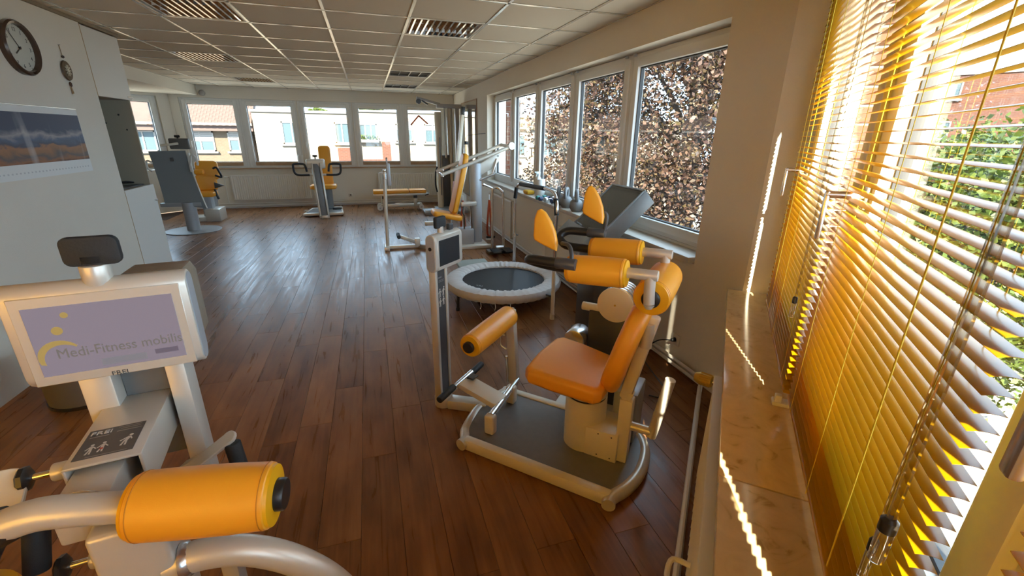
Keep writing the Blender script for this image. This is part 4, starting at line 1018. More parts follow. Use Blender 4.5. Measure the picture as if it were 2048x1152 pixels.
# rear drums
b = B(); b.cyl((.185, .35, .695), (.185, .36, .695), .098, n=44, bev=.003); part('drum_face', b, 'cream', t)
for q in range(5):
    b = B(); b.cyl((.19, .362+q*.032, .70), (.19, .388+q*.032, .70), .094, n=40, bev=.003); part('drum_ring', b, 'alu', t)
b = B(); b.cyl((.19, .36, .70), (.19, .52, .70), .088, n=30); part('drum_core', b, 'black', t)
b = B(); b.cyl((.185, .347, .695), (.185, .351, .695), .006, n=10); part('drum_bolt', b, 'brass', t)
b = B(); b.cyl((-.03, .34, .44), (-.03, .46, .44), .062, n=36, bev=.004); part('lower_drum', b, 'alu', t)
b = B(); b.b2((.03, .40, .02), (.33, .47, .62), .006, 2); part('weight_panel', b, 'panel', t)
b = B(); b.cyl((-.02, .43, .63), (.30, .43, .63), .024, n=16, bev=.004); part('cross_rail', b, 'cream', t)
b = B(); b.bar((-.05, .36, .30), (.33, .36, .30), .03, .03, .006); part('cross_rail', b, 'cream', t)
b = B(); b.b2((.03, .23, .0), (.33, .50, .05), .008, 2); part('rear_foot', b, 'cream', t)
b = B(); b.b2((-.10, .24, .03), (.12, .36, .05), .004, 1); part('rear_cover_plate', b, 'silver', t)
b = B(); b.b2((.28, .10, .055), (.40, .30, .34), .01, 2); part('rear_case', b, 'silver2', t)
# leg roller with lever
roller(t, (-.385, -.205, .556), (-.385, .215, .572), .060, True, True)
b = B(); b.bar((-.388, .236, .60), (-.350, .228, .12), .045, .055, .007, up=(1, 0, 0)); part('leg_lever', b, 'silver', t)
b = B(); b.lathe([(.012, 0), (.012, .012), (.008, .016), (0, .016)], (-.387, .255, .59), (.2, 1, .3), 14); part('lever_bolt', b, 'alu', t)
b = B(); b.tube([(-.41, .215, .44), (-.44, .215, .43), (-.44, .215, .37), (-.40, .215, .35)], .005, 8, 3); b.tube([(-.395, .205, .31), (-.385, .205, .14)], .009, 8); part('spring_pin', b, 'alu', t)
b = B(); b.cyl((-.288, -.165, .158), (-.335, .235, .150), .019, n=16); part('axle', b, 'alu', t)
for yy, xx in ((-.168, -.288), (.135, -.323)):
    b = B(); b.b2((xx-.028, yy-.024, .056), (xx+.028, yy+.024, .168), .012, 3); part('axle_block', b, 'cream', t)
b = B(); b.bar((-.30, -.035, .160), (-.560, -.005, .200), .115, .034, .005); part('foot_lever', b, 'cream', t)
b = B(); b.box((-.525, .03, .224), (.05, .06, .012), .004, 1); part('wear_pad', b, 'panel', t)
b = B(); b.cyl((-.575, -.10, .198), (-.575, .10, .205), .016, n=16); part('foot_bar', b, 'alu', t)
for y0, y1 in ((-.225, -.085), (.085, .215)):
    b = B(); b.cyl((-.575, y0, .197), (-.575, y1, .205), .0195, n=18, bev=.005); part('foot_grip', b, 'grip', t)
# console post
b = B(); b.lathe([(.050, 0), (.053, .008), (.053, .060), (.047, .068), (0, .068)], (-.712, -.005, 0), n=28); b.bar((-.67, -.01, .034), (-.44, .055, .034), .075, .060, .008); part('post_foot', b, 'silver', t)
for yy in (-.050, .040):
    b = B(); b.b2((-.733, yy-.011, .05), (-.688, yy+.011, .88), .005, 2); part('post_rail', b, 'silver', t)
b = B(); b.b2((-.726, -.042, .06), (-.694, .032, .87), .002, 1); pn = part('post_panel', b, 'panel', t)
mp_ = frame((-.6935, -.005, .70), (0, 1, 0), (1, 0, 0))
b = B(); figure(b, -.014, .02, .9, 0); figure(b, .016, .025, .9, 0, .2); figure(b, -.014, -.035, .9, 0); figure(b, .016, -.03, .9, 0); b.bm.transform(mp_); part('pictogram', b, lab, pn)
b = B(); b.box((-.01, .115, 0), (.03, .007, .0005)); b.box((0, .098, 0), (.05, .003, .0004)); b.box((0, .09, 0), (.045, .003, .0004)); b.bm.transform(mp_); part('print_lines', b, mat('label_lines2', (.25, .25, .24), .5), pn)
mm = frame((-.668, .045, .955), (0, 1, 0), (0, 0, 1)); mm = Matrix.Translation((-.668, .048, .957)) @ Matrix.Rotation(R(90), 4, 'Z')
monitor(t, mm, .25, .205, .064, .185, .140)
b = B(); b.lathe([(.010, 0), (.010, .003), (0, .003)], (-.70, -.079, .985), (0, -1, 0), 16); part('side_knob', b, 'black', t)
b = B(); b.box((-.705, .02, 1.112), (.028, .085, .062), .010, 3); part('foam_pad', b, 'rubber', t)
b = B(); b.cyl((-.702, .02, 1.05), (-.702, .02, 1.09), .016, n=16); part('pad_stub', b, 'silver', t)
b = B(); b.box((-.702, .105, 1.075), (.025, .035, .035), .006, 2); b.box((-.688, .105, 1.08), (.004, .022, .018), .001, 1); part('chip_reader', b, 'panel', t)

# ---------------------------------------------------------------- slanted console by the window
t = thing('slanted_console', 'dark grey slanted console box with glossy top leaning by the window band', 'console', (1.62, 2.94, 0))
hi, lo_ = Vector((.225, 0, 1.195)), Vector((-.13, 0, .865)); ax = (hi-lo_).normalized(); L = (hi-lo_).length
nrm = Vector((-ax.z, 0, ax.x)); mk = Matrix((ax, Vector((0, 1, 0)), ax.cross(Vector((0, 1, 0))))).transposed().to_4x4(); mk.translation = (hi+lo_)/2
up = 1 if mk.col[2][2] > 0 else -1
b = B(); b.box((0, 0, -.06*up), (L, .46, .12), .006, 2); b.bm.transform(mk); part('body', b, 'darkgrey', t)
b = B(); b.box((.02, 0, .002*up), (L*.90, .41, .004), .001, 1); b.bm.transform(mk); part('glass_top', b, mat('glossy_dark_glass', (.04, .05, .05), .06, spec=.8), t)
for s in (-1, 1):
    b = B(); b.box((0, s*.222, .004*up), (L, .014, .012), .003, 1); b.bm.transform(mk); part('edge_trim', b, 'blue_grey', t)
b = B(); b.box((L/2-.008, 0, .004*up), (.016, .46, .014), .003, 1); b.bm.transform(mk); part('end_trim', b, 'blue_grey', t)
b = B(); b.ext([(-.17, -.10), (.17, -.10), (.16, .09), (-.16, .09)], .05, frame((-.20, .03, .83), (0, 1, 0), (-.62, -.2, .72)), .006, 2); part('control_panel', b, 'blue_grey', t)
b = B(); b.box((0, 0, 0), (.09, .05, .006), .002, 1, frame((-.217, .06, .849), (0, 1, 0), (-.62, -.2, .72))); part('display', b, 'screen', t)
b = B(); b.b2((-.08, -.14, .03), (.20, .14, .80), .006, 2); part('pedestal', b, 'panel', t)
b = B(); b.b2((-.10, -.16, 0), (.24, .17, .035), .008, 2); part('base', b, 'darkgrey', t)

# ---------------------------------------------------------------- trampoline with handlebar
t = thing('mini_trampoline', 'round mini trampoline with pleated grey skirt and black jumping mat', 'trampoline', (1.165, 3.95, 0))
Ro, Ri, Zt = .565, .405, .235
b = B(); nn = 220; ringsd = []
prof = [(Ri-.004, Zt-.035), (Ri, Zt-.012), (Ri+.02, Zt+.004), (Ri+.07, Zt+.012), (Ro-.05, Zt+.010), (Ro-.012, Zt-.002), (Ro, Zt-.028), (Ro-.006, Zt-.062), (Ro-.03, Zt-.085)]
g = random.Random(9); ph = [g.uniform(0, 6.28) for _ in range(6)]
def pleat(a, amt): return amt*(.6*math.sin(47*a+2*math.sin(3*a+ph[0]))+.4*math.sin(71*a+2.5*math.sin(5*a+ph[1])))
for j, (r_, z_) in enumerate(prof):
    am = (.006, .006, .006, .005, .0035, .003, .003, .003, .004)[j]
    ringsd.append([b.bm.verts.new(((r_+pleat(a+.2, am*.3))*math.cos(a), (r_+pleat(a+.2, am*.3))*math.sin(a), z_+pleat(a, am))) for a in [2*PI*k/nn for k in range(nn)]])
for p_, q_ in zip(ringsd, ringsd[1:]):
    for k in range(nn): b.bm.faces.new((p_[k], p_[(k+1) % nn], q_[(k+1) % nn], q_[k]))
part('skirt', b, 'cloth', t)
b = B(); b.lathe([(0, Zt-.030), (.36, Zt-.030), (Ri+.01, Zt-.026), (Ri+.01, Zt-.030), (0, Zt-.034)], n=60); part('jumping_mat', b, 'matblk', t)
text('lettering', 'TRIM', .045, mat('mat_print', (.30, .31, .32), .6), t, Matrix.Translation((-.26, -.14, Zt-.0290)) @ Matrix.Rotation(R(-20), 4, 'Z') @ Matrix.Shear('XY', 4, (.2, 0)), 1.)
b = B(); b.tube([((Ro-.025)*math.cos(2*PI*k/40), (Ro-.025)*math.sin(2*PI*k/40), Zt-.04) for k in range(40)], .014, 8, 0, True); part('frame_ring', b, 'panel', t)
for k in range(6):
    a = R(20+60*k); b = B(); x, y = (Ro-.05)*math.cos(a), (Ro-.05)*math.sin(a); b.tube([(x, y, Zt-.045), (x*1.02, y*1.02, .012)], .013, 10); b.cyl((x*1.02, y*1.02, 0), (x*1.02, y*1.02, .03), .018, n=12); part('leg', b, 'black', t)
for k in range(3):
    a = R(-100-14*k); x, y = (Ro-.02)*math.cos(a), (Ro-.02)*math.sin(a); b = B(); b.tube([(x, y, Zt-.08), (x+.004, y-.004, Zt-.115), (x-.003, y, Zt-.14)], .003, 5, 2); part('tie_string', b, 'paper', t)
# handlebar: two posts on the right side, bar along the wall
pa, pb = (.305, .60), (.277, -.61)
for (x, y), zz in ((pa, .86), (pb, .90)):
    b = B(); b.tube([(x, y, .012), (x, y, .50)], .0175, 12); b.cyl((x, y, 0), (x, y, .05), .021, n=14); part('handlebar_post', b, 'cream' if y < 0 else 'alu', t)
    b = B(); b.tube([(x, y, .46), (x, y, zz)], .0135, 12); b.cyl((x, y, .49), (x, y, .53), .020, n=14); part('post_extension', b, 'chrome', t)
    b = B(); b.cyl((x+.012, y, .51), (x+.04, y, .51), .008, n=10); part('lock_knob', b, 'panel', t)
    b = B(); b.bar((x, y, .215), (x*.9, y*.86, .205), .02, .02, .003); part('frame_clamp', b, 'panel', t)
b = B(); b.tube([(pa[0], pa[1], .84), (pa[0], pa[1], .96), (pa[0]+.01, pa[1]-.05, 1.05), (pa[0]+.01, pa[1]-.16, 1.075), (.295, 0, 1.10), (pb[0]+.01, pb[1]+.20, 1.115), (pb[0]+.005, pb[1]+.06, 1.09), (pb[0], pb[1], 1.0), (pb[0], pb[1], .88)], .0135, 12, 5); part('handlebar', b, 'chrome', t)
for p0, p1 in (((pa[0], pa[1], .915), (pa[0]+.006, pa[1]-.022, 1.03)), ((pa[0]+.006, pa[1]-.15, 1.076), (pb[0]+.014, pb[1]+.33, 1.112)), ((pb[0]+.003, pb[1]+.03, 1.065), (pb[0], pb[1], .93))):
    b = B(); b.tube([p0, p1], .020, 14); part('foam_grip', b, 'grip', t)

# ---------------------------------------------------------------- step platform and stepper with U bars
t = thing('aerobic_step', 'low grey step platform on the floor behind the trampoline', 'step', (1.05, 4.82, 0))
b = B(); b.box((0, 0, .13), (.36, .30, .035), .008, 2); part('top', b, mat('step_green_grey', (.30, .33, .29), .6, bump=.3, bscale=150), t)
for s in (-1, 1):
    b = B(); b.ext([(-.15, 0), (.15, 0), (.12, .115), (-.12, .115)], .03, frame((s*.14, 0, 0), (0, 1, 0), (1, 0, 0)), .004, 1); part('foot', b, 'silver2', t)
t = thing('stepper', 'small stepper with two tall silver U bars beside the right wall radiator', 'stepper', (1.62, 5.75, 0))
b = B(); b.tube([(-.075, .05, .10), (-.070, .05, .80), (-.058, .05, .87), (-.02, .05, .885), (.02, .03, .87), (.055, .0, .83), (.065, 0, .78), (.066, -.03, .05)], .0175, 12, 4); part('u_bar', b, 'chrome', t)
b = B(); b.tube([(-.06, .05, .872), (-.12, .06, .90), (-.18, .06, .925)], .014, 10, 3); b.lathe([(0, -.02), (.02, -.012), (.022, .005), (.012, .02), (0, .022)], (-.19, .06, .927), (-1, 0, .2), 14); part('end_knob', b, 'alu', t)
b = B(); b.cyl((-.075, .05, .06), (-.075, .05, .24), .021, .017, 12); part('sleeve', b, 'alu', t)
b = B(); b.cyl((.066, -.03, .04), (.066, -.03, .20), .022, .018, 12); part('sleeve', b, 'alu', t)
b = B(); b.b2((-.16, -.10, .0), (.15, .08, .04), .008, 2); part('base', b, 'panel', t)
for s in (-1, 1):
    b = B(); b.b2((s*.085-.055, -.30, .06), (s*.085+.055, -.06, .08), .006, 2); b.cyl((s*.085, -.08, .03), (s*.085, -.08, .08), .02, n=10); part('pedal', b, 'rubber', t)
b = B(); b.cyl((-.05, -.05, .08), (.06, -.05, .08), .032, n=16); part('damper', b, 'alu', t)

# ---------------------------------------------------------------- things on the window sill
SZ = .8155
def kettlebell(label, x, y, s, rz):
    t = thing('kettlebell', label, 'kettlebell', (x, y, SZ), rz, 'kettlebells on the sill'); r = .068*s
    b = B(); b.lathe([(0, 0), (r*.62, 0), (r*.70, .006), (r*.97, r*.55), (r, r*.95), (r*.92, r*1.35), (r*.66, r*1.72), (r*.3, r*1.86), (0, r*1.88)], n=28); part('bell', b, 'kettle', t)
    b = B(); b.tube([(-r*.55, 0, r*1.45), (-r*.80, 0, r*2.0), (-r*.72, 0, r*2.65), (-r*.38, 0, r*2.98), (r*.38, 0, r*2.98), (r*.72, 0, r*2.65), (r*.80, 0, r*2.0), (r*.55, 0, r*1.45)], r*.27, 12, 4); part('handle', b, 'kettle', t)
kettlebell('far grey kettlebell on the sill, leftmost of the three', 2.0, 4.60, .92, R(60))
kettlebell('middle grey kettlebell on the sill between two others', 2.005, 4.40, 1.0, R(50))
kettlebell('near grey kettlebell on the sill, rightmost of the three', 2.0, 4.14, 1.02, R(70))
def dumbbell(label, x, y, m, rz, s=1.):
    t = thing('dumbbell', label, 'dumbbell', (x, y, SZ+.026*s), rz, 'small dumbbells on the sill')
    for q in (-1, 1):
        b = B(); b.lathe([(0, -.025*s), (.022*s, -.025*s), (.026*s, -.018*s), (.026*s, .018*s), (.022*s, .025*s), (0, .025*s)], (q*.052*s, 0, 0), (1, 0, 0), 8); part('head', b, m, t)
    b = B(); b.cyl((-.05*s, 0, 0), (.05*s, 0, 0), .012*s, n=10); part('bar', b, m, t)
dumbbell('small teal dumbbell beside the paper roll', 1.97, 5.06, 'teal', R(20)); dumbbell('small navy dumbbell nearest the teal one', 1.97, 4.96, 'navy', R(15)); dumbbell('larger chrome dumbbell between navy dumbbells on the sill', 2.0, 4.85, 'alu', R(20), 1.15); dumbbell('small navy dumbbell nearest the far kettlebell', 2.03, 4.745, 'navy', R(20))
t = thing('spray_bottle', 'white spray bottle standing on the window sill', 'bottle', (2.03, 5.33, SZ))
b = B(); b.lathe([(0, 0), (.034, 0), (.037, .006), (.037, .205), (.030, .235), (.015, .255), (.013, .27), (0, .27)], n=24); part('body', b, 'white', t)
b = B(); b.box((-.008, 0, .295), (.062, .024, .030), .007, 2); b.cyl((0, 0, .26), (0, 0, .285), .016, n=14); b.bar((-.022, 0, .285), (-.038, 0, .245), .012, .008, .002); b.cyl((-.04, 0, .302), (-.055, 0, .302), .009, n=10); part('spray_head', b, mat('pale_blue_plastic', (.60, .70, .74), .4), t)
t = thing('paper_roll', 'white paper towel roll beside the spray bottle on the sill', 'paper roll', (2.01, 5.19, SZ))
b = B(); b.lathe([(.018, 0), (.050, 0), (.052, .004), (.052, .226), (.050, .23), (.018, .23), (.018, 0)], n=30); part('roll', b, 'paper', t)
b = B(); b.lathe([(.0165, .001), (.018, .001), (.018, .229), (.0165, .229)], n=20); part('core', b, 'lightwood', t)
b = B(); b.box((2.0, 5.60, SZ+.026), (.11, .17, .05), .018, 4); o = part('sponge_block', b, mat('sponge_yellow', (.72, .42, .03), .8, bump=.5, bscale=120), None); tag(o, 'yellow foam block lying on the far part of the sill', 'foam block')

# ---------------------------------------------------------------- multi gym with yellow backrest
t = thing('multi_gym', 'silver multi gym with upright yellow backrest and long lever arms beside the right wall', 'machine', (1.35, 6.25, 0))
W = lambda name, b, m, l=None: wpart(name, b, m, t, l)
b = B(); b.lathe([(.085, .03), (.085, 1.16), (.08, 1.175), (0, 1.175)], (1.43, 6.28, 0), n=32); W('column', b, 'silver2')
b = B(); b.b2((1.13, 6.05, .0), (1.56, 6.40, .055), .015, 3); b.ext(rrect(.50, .10, .045), .045, Matrix.Translation((1.36, 6.06, .024)), .006, 2); W('base', b, 'silver')
b = B(); b.b2((1.17, 6.12, .055), (1.36, 6.34, .27), .008, 2); W('weight_case', b, 'silver2')
b = B(); b.b2((1.18, 6.1, .60), (1.40, 6.16, .66), .008, 2); b.cyl((1.39, 6.2, .63), (1.44, 6.25, .63), .03, n=14); W('seat_bracket', b, 'silver')
b = B(); b.b2((1.205, 6.13, .27), (1.235, 6.17, .62), .004, 1); b.b2((1.32, 6.15, .27), (1.345, 6.19, .62), .004, 1); W('guide_rod', b, 'chrome')
ol = rrect(.40, .30, .05)
b = B(); b.ext(rrect(.42, .34, .06), .075, Matrix.Translation((.985, 6.22, .475)) @ Matrix.Rotation(R(13), 4, 'Y'), .025, 4); W('seat', b, 'yellow')
b = B(); b.ext([(-.41, -.13), (-.38, -.16), (.0, -.165), (.36, -.14), (.41, -.09), (.42, 0), (.41, .09), (.36, .14), (0, .165), (-.38, .16), (-.41, .13)], .075, frame((1.175, 6.22, .90), (.25, 0, 1), (-1, 0, .25)), .026, 4); W('backrest', b, 'yellow')
b = B(); b.bar((1.13, 6.22, .50), (1.30, 6.22, 1.20), .06, .04, .006, up=(1, 0, 0)); W('backrest_post', b, 'silver')
b = B(); b.b2((1.06, 6.18, .05), (1.13, 6.26, .45), .006, 2); W('seat_post', b, 'silver2')
for yy, dz, nm in ((6.06, 0, 1), (6.45, .02, 2)):
    b = B(); b.tube([(.90, yy, 1.035+dz), (1.35, yy, 1.20+dz), (1.88, yy+.02, 1.405+dz)], .024, 14, 2); W('lever_arm', b, 'silver')
b = B(); b.lathe([(0, -.03), (.04, -.028), (.05, -.01), (.05, .03), (0, .032)], (1.89, 6.08, 1.412), (.3, -1, .1), 20); b.cyl((1.86, 6.05, 1.41), (1.86, 6.48, 1.42), .022, n=12); W('lever_hub', b, 'silver')
b = B(); b.ext([(1.40, 1.03), (1.44, 1.14), (1.72, 1.31), (1.80, 1.30), (1.79, 1.24), (1.70, 1.12), (1.48, 1.0)], .045, frame((0, 6.26, 0), (1, 0, 0), (0, -1, 0)), .006, 2); W('gusset_plate', b, 'silver')
b = B()
for x_, z_ in ((1.62, 1.30), (1.67, 1.325), (1.71, 1.30), (1.66, 1.275), (1.75, 1.275)): b.cyl((x_, 6.235, z_), (x_, 6.225, z_), .008, n=8)
W('adjuster_hole', b, 'black')
b = B(); b.tube([(1.47, 6.22, .95), (1.66, 6.22, 1.02), (1.70, 6.22, 1.05)], .018, 10, 2); b.tube([(1.66, 6.22, 1.02), (1.70, 6.22, 1.14), (1.73, 6.22, 1.24)], .012, 10); W('strut', b, 'alu')
b = B()
for x_, y_, z_ in ((.88, 6.05, 1.07), (.905, 6.04, 1.05), (.935, 6.05, 1.10), (.97, 6.06, 1.06), (.93, 6.05, 1.02)):
    b.lathe([(0, -.014), (.012, -.009), (.015, 0), (.012, .009), (0, .014)], (x_, y_, z_), n=10); b.tube([(x_, y_, z_), (.93, 6.08, 1.06)], .007, 6)
W('star_grip', b, 'chrome')
# floor bar, upright pole, leg lever, turntable
b = B(); b.b2((.12, 6.30, .0), (1.14, 6.37, .045), .008, 2); b.b2((.10, 6.20, 0), (.17, 6.47, .05), .008, 2); W('floor_bar', b, 'silver')
b = B(); b.tube([(.15, 6.335, .04), (.165, 6.335, .6), (.185, 6.335, 1.07)], .024, 12); W('front_pole', b, 'silver')
b = B(); b.lathe([(0, -.02), (.022, -.014), (.028, 0), (.024, .018), (0, .026)], (.186, 6.335, 1.08), n=14); b.cyl((.186, 6.335, .97), (.186, 6.335, 1.04), .03, n=14); W('pole_knob', b, 'alu')
b = B(); b.box((.238, 6.34, 1.03), (.05, .04, .30), .012, 3); b.cyl((.225, 6.34, 1.16), (.225, 6.34, 1.24), .011, n=10); b.lathe([(0, -.012), (.014, 0), (0, .012)], (.225, 6.34, 1.245), n=10); W('pole_pad', b, 'silver2')
b = B(); b.bar((.31, 6.30, .185), (.55, 6.30, .085), .05, .05, .006); b.b2((.53, 6.26, .03), (.60, 6.36, .14), .006, 2); W('leg_lever', b, 'silver')
b = B(); b.cyl((.305, 6.20, .19), (.305, 6.40, .19), .026, n=14); W('leg_pad', b, 'rubber')
b = B(); b.lathe([(.16, .0), (.165, .01), (.165, .05), (.155, .062), (0, .062)], (.74, 6.33, 0), n=36); W('turntable', b, 'silver2')
b = B(); b.bar((.73, 6.75, .26), (.93, 6.75, .26), .06, .06, .008); b.b2((.92, 6.6, .0), (.98, 6.8, .29), .006, 2); W('rear_step', b, 'silver')
b = B(); b.cyl((1.17, 6.3, .42), (1.17, 6.3, .54), .014, n=10); b.tube([(1.21, 6.12, .60), (1.20, 6.1, .5), (1.23, 6.08, .47)], .006, 6, 3); W('seat_pin', b, 'black')
# orange resistance tubes hanging behind the column
for lab_, x_, y_ in (('orange-red exercise tube hanging between the guide rods of the gym', 1.29, 6.55), ('orange-red exercise tube hanging beside the right wall radiator', 1.70, 6.55)):
    q = thing('exercise_tube', lab_, 'exercise band', (x_, y_, 0), 0, 'hanging exercise bands')
    b = B(); b.tube([(0, 0, .62), (-.02, 0, .40), (-.035, 0, .15), (-.01, 0, .06), (.03, 0, .10), (.02, 0, .35), (.005, 0, .60)], .016, 8, 4); part('tube', b, 'red', q)
    b = B(); b.tube([(-.05, 0, .04), (.06, 0, .04), (.08, .0, .03)], .02, 8, 3); part('handle', b, 'black', q)
    b = B(); b.tube([(0, 0, .62), (0, .0, .70)], .008, 6); b.lathe([(.05, 0), (.055, .0), (.06, .012), (.05, .018), (0, .018)], (.0, 0, 0), n=18); part('strap', b, 'paper', q)

# ---------------------------------------------------------------- cable tower, leaning board
t = thing('cable_tower', 'tall grey cable pulley tower in the back right corner', 'machine', (1.5, 9.55, 0))
W = lambda name, b, m, l=None: wpart(name, b, m, t, l)
for x_, zt, r_ in ((1.42, 1.99, .070), (1.66, 2.07, .062)):
    b = B(); b.lathe([(r_, .03), (r_, zt-.01), (r_*.9, zt), (0, zt)], (x_, 9.62, 0), n=26); W('post', b, 'cream' if x_ < 1.5 else 'silver')
b = B(); b.b2((1.78, 9.6, .03), (1.86, 9.7, 2.1), .01, 2); W('rear_post', b, 'silver2')
b = B(); b.bar((1.0, 9.55, 2.235), (1.47, 9.62, 2.13), .05, .05, .006); b.b2((1.40, 9.55, 2.06), (1.90, 9.70, 2.14), .01, 2); W('top_arm', b, 'silver2')
b = B(); b.cyl((1.04, 9.52, 2.17), (1.04, 9.58, 2.17), .05, n=20); b.bar((1.10, 9.55, 2.19), (1.22, 9.57, 2.12), .03, .03); W('pulley', b, 'panel')
b = B(); b.tube([(1.42, 9.5, .33), (1.42, 9.5, 1.5)], .008, 6); b.tube([(1.545, 9.55, 1.0), (1.545, 9.55, 2.07)], .006, 6); W('cable', b, 'panel')
b = B(); b.lathe([(0, -.12), (.022, -.10), (.026, 0), (.018, .12), (.006, .16), (0, .16)], (1.545, 9.5, 1.20), n=14); W('pull_handle', b, 'white')
b = B(); b.tube([(1.33, 9.5, .40), (1.30, 9.5, .55), (1.31, 9.5, .8), (1.35, 9.5, .92)], .016, 8, 3); W('side_grip', b, 'rubber')
b = B(); b.b2((1.47, 9.52, .08), (1.62, 9.66, 1.15), .006, 2); W('weight_stack', b, 'panel')
b = B(); b.b2((1.0, 9.0, 0), (1.35, 9.12, .10), .01, 2); b.b2((.98, 8.98, .04), (1.30, 9.40, .08), .01, 2); b.b2((1.28, 9.05, .0), (1.9, 9.75, .06), .01, 2); W('base', b, 'silver2')
t = thing('leaning_rail', 'tall pale rail with black end cap leaning in front of the mirror', 'rail', (1.42, 7.62, 0))
W = lambda name, b, m, l=None: wpart(name, b, m, t, l)
b = B(); b.bar((1.30, 7.62, .02), (1.53, 7.62, 1.88), .10, .05, .006, up=(1, 0, 0)); W('rail', b, 'cream')
b = B(); b.bar((1.528, 7.62, 1.86), (1.543, 7.62, 1.985), .112, .06, .008, up=(1, 0, 0)); W('end_cap', b, 'black')
b = B(); b.bar((1.29, 7.60, .30), (1.36, 7.60, .80), .11, .02, .004, up=(1, 0, 0)); W('seat_slide', b, 'red')
t = thing('clear_bottle', 'clear water bottle with black lid hanging by the gym column', 'bottle', (1.62, 7.8, 1.18))
b = B(); b.lathe([(0, 0), (.05, 0), (.055, .02), (.045, .16), (.03, .22), (0, .22)], n=18); part('body', b, 'acryl', t)
b = B(); b.cyl((0, 0, .215), (0, 0, .27), .035, n=16, bev=.004); part('lid', b, 'black', t)
b = B(); b.tube([(0, 0, .27), (.02, 0, .36), (.345, 0, .40)], .004, 6, 2); part('strap', b, 'black', t)

# ---------------------------------------------------------------- bench by the back wall
t = thing('training_bench', 'long low bench with ochre padded top below the back windows', 'bench', (.58, 9.95, 0))
for x0, x1 in ((-.555, .185), (.195, .555)):
    b = B(); b.b2((x0, -.16, .345), (x1, .16, .42), .022, 4); part('cushion', b, 'yellow', t)
b = B()
for y_ in (-.11, .11): b.b2((-.56, y_-.02, .30), (.60, y_+.02, .345), .005, 2)
part('frame', b, 'silver', t)
for x_ in (-.34, .32):
    b = B(); b.b2((x_-.035, -.07, .06), (x_+.035, .07, .31), .006, 2); part('leg', b, 'silver', t)
    b = B(); b.b2((x_-.04, -.075, .23), (x_+.04, .075, .30), .004, 1); part('leg_joint', b, 'panel', t)
b = B(); b.b2((-.42, -.04, .05), (.42, .04, .11), .006, 2); part('lower_beam', b, 'silver', t)
for x_ in (-.44, .43):
    for y_ in (-.17, .17):
        b = B(); b.lathe([(.02, -.02), (.052, -.02), (.057, -.014), (.057, .014), (.052, .02), (.02, .02)], (x_, y_, .057), (0, 1, 0), 22); w_ = part('wheel', b, 'white', t)
        b = B(); b.cyl((x_, y_-.024, .057), (x_, y_+.024, .057), .018, n=12); part('hub', b, 'silver2', w_)
    b = B(); b.tube([(x_, -.17, .057), (x_, .17, .057)], .013, 8); part('axle', b, 'silver', t)
b = B(); b.bar((.52, -.15, .30), (.60, -.17, .33), .02, .02, .004); part('lever', b, 'black', t)
b = B(); b.tube([(-.06, 0, .0), (-.06, 0, .66), (-.03, 0, .73), (.03, 0, .73), (.06, 0, .66), (.06, 0, 0)], .013, 8, 3); b.b2((-.09, -.06, 0), (.09, .06, .02), .004, 1)
o = part('hoop_stand', b, 'white', None); o.location = (.25, 10.45, 0); tag(o, 'thin white upright hoop standing behind the ochre bench', 'stand')

# ---------------------------------------------------------------- chest machine in the middle of the back wall
t = thing('training_machine', 'chest machine with orange back pad and looped black handles at the back wall', 'machine', (-.93, 9.55, 0))
W = lambda name, b, m, l=None: wpart(name, b, m, t, l)
b = B(); b.ext([(-1.28, 9.34), (-1.20, 9.98), (-.66, 10.1), (-.60, 9.34)], .05, Matrix.Translation((0, 0, .04)), .008, 2); W('platform', b, 'darkgrey')
b = B(); b.tube([(-1.29, 9.33, .045), (-1.21, 9.98, .045), (-.65, 10.1, .045), (-.59, 9.33, .045)], .032, 10, 0, True); W('platform_rail', b, 'silver')
b = B(); b.cyl((-1.28, 9.55, .0), (-1.28, 9.55, .10), .03, n=12); W('foot_knob', b, 'silver')
for x_ in (-1.0, -.86):
    b = B(); b.bar((x_+.02, 9.14, .02), (x_-.035, 9.30, 1.02), .035, .07, .008); W('column_rail', b, 'silver')
b = B(); b.bar((-.912, 9.135, .03), (-.966, 9.295, 1.0), .11, .05, .004); W('column_panel', b, 'darkgrey')
b = B(); b.ext(rrect(.18, .16, .06), .06, Matrix.Translation((-.91, 9.15, .03)), .01, 2); W('column_foot', b, 'silver')
b = B(); b.bm.transform(Matrix.Identity(4)); b.box((-.97, 9.32, 1.0), (.33, .085, .18), .03, 4); W('monitor_housing', b, 'silver')
b = B(); b.box((-.97, 9.272, 1.035), (.29, .012, .05), .003, 1); W('monitor_ledge', b, 'cream')
b = B(); b.box((-.965, 9.30, 1.145), (.085, .025, .035), .010, 3); b.cyl((-.965, 9.31, 1.08), (-.965, 9.31, 1.135), .012, n=10); W('foam_pad', b, 'rubber')
b = B(); b.cyl((-1.10, 9.30, .80), (-.80, 9.30, .80), .02, n=12); W('handle_bar', b, 'silver')
for s in (-1, 1):
    cx = -.945
    b = B(); b.tube([(cx+s*.14, 9.30, .80), (cx+s*.33, 9.29, .80), (cx+s*.40, 9.28, .84), (cx+s*.415, 9.28, .95), (cx+s*.395, 9.28, 1.0), (cx+s*.25, 9.29, 1.0), (cx+s*.21, 9.29, .97), (cx+s*.19, 9.29, .86)], .02, 10, 3); W('loop_handle', b, 'grip')
b = B(); b.ext(rrect(.23, .80, .06), .085, frame((-.86, 10.08, .91), (1, 0, 0), (.0, -1, .1)), .025, 4); W('backrest', b, 'yellow')
b = B(); b.ext(rrect(.50, .38, .08), .08, Matrix.Translation((-.93, 9.88, .52)), .028, 4); W('seat', b, 'yellow')
b = B(); b.lathe([(.085, .06), (.085, .46), (.10, .48), (0, .48)], (-.87, 9.95, 0), n=26); W('seat_column', b, 'blue_grey')
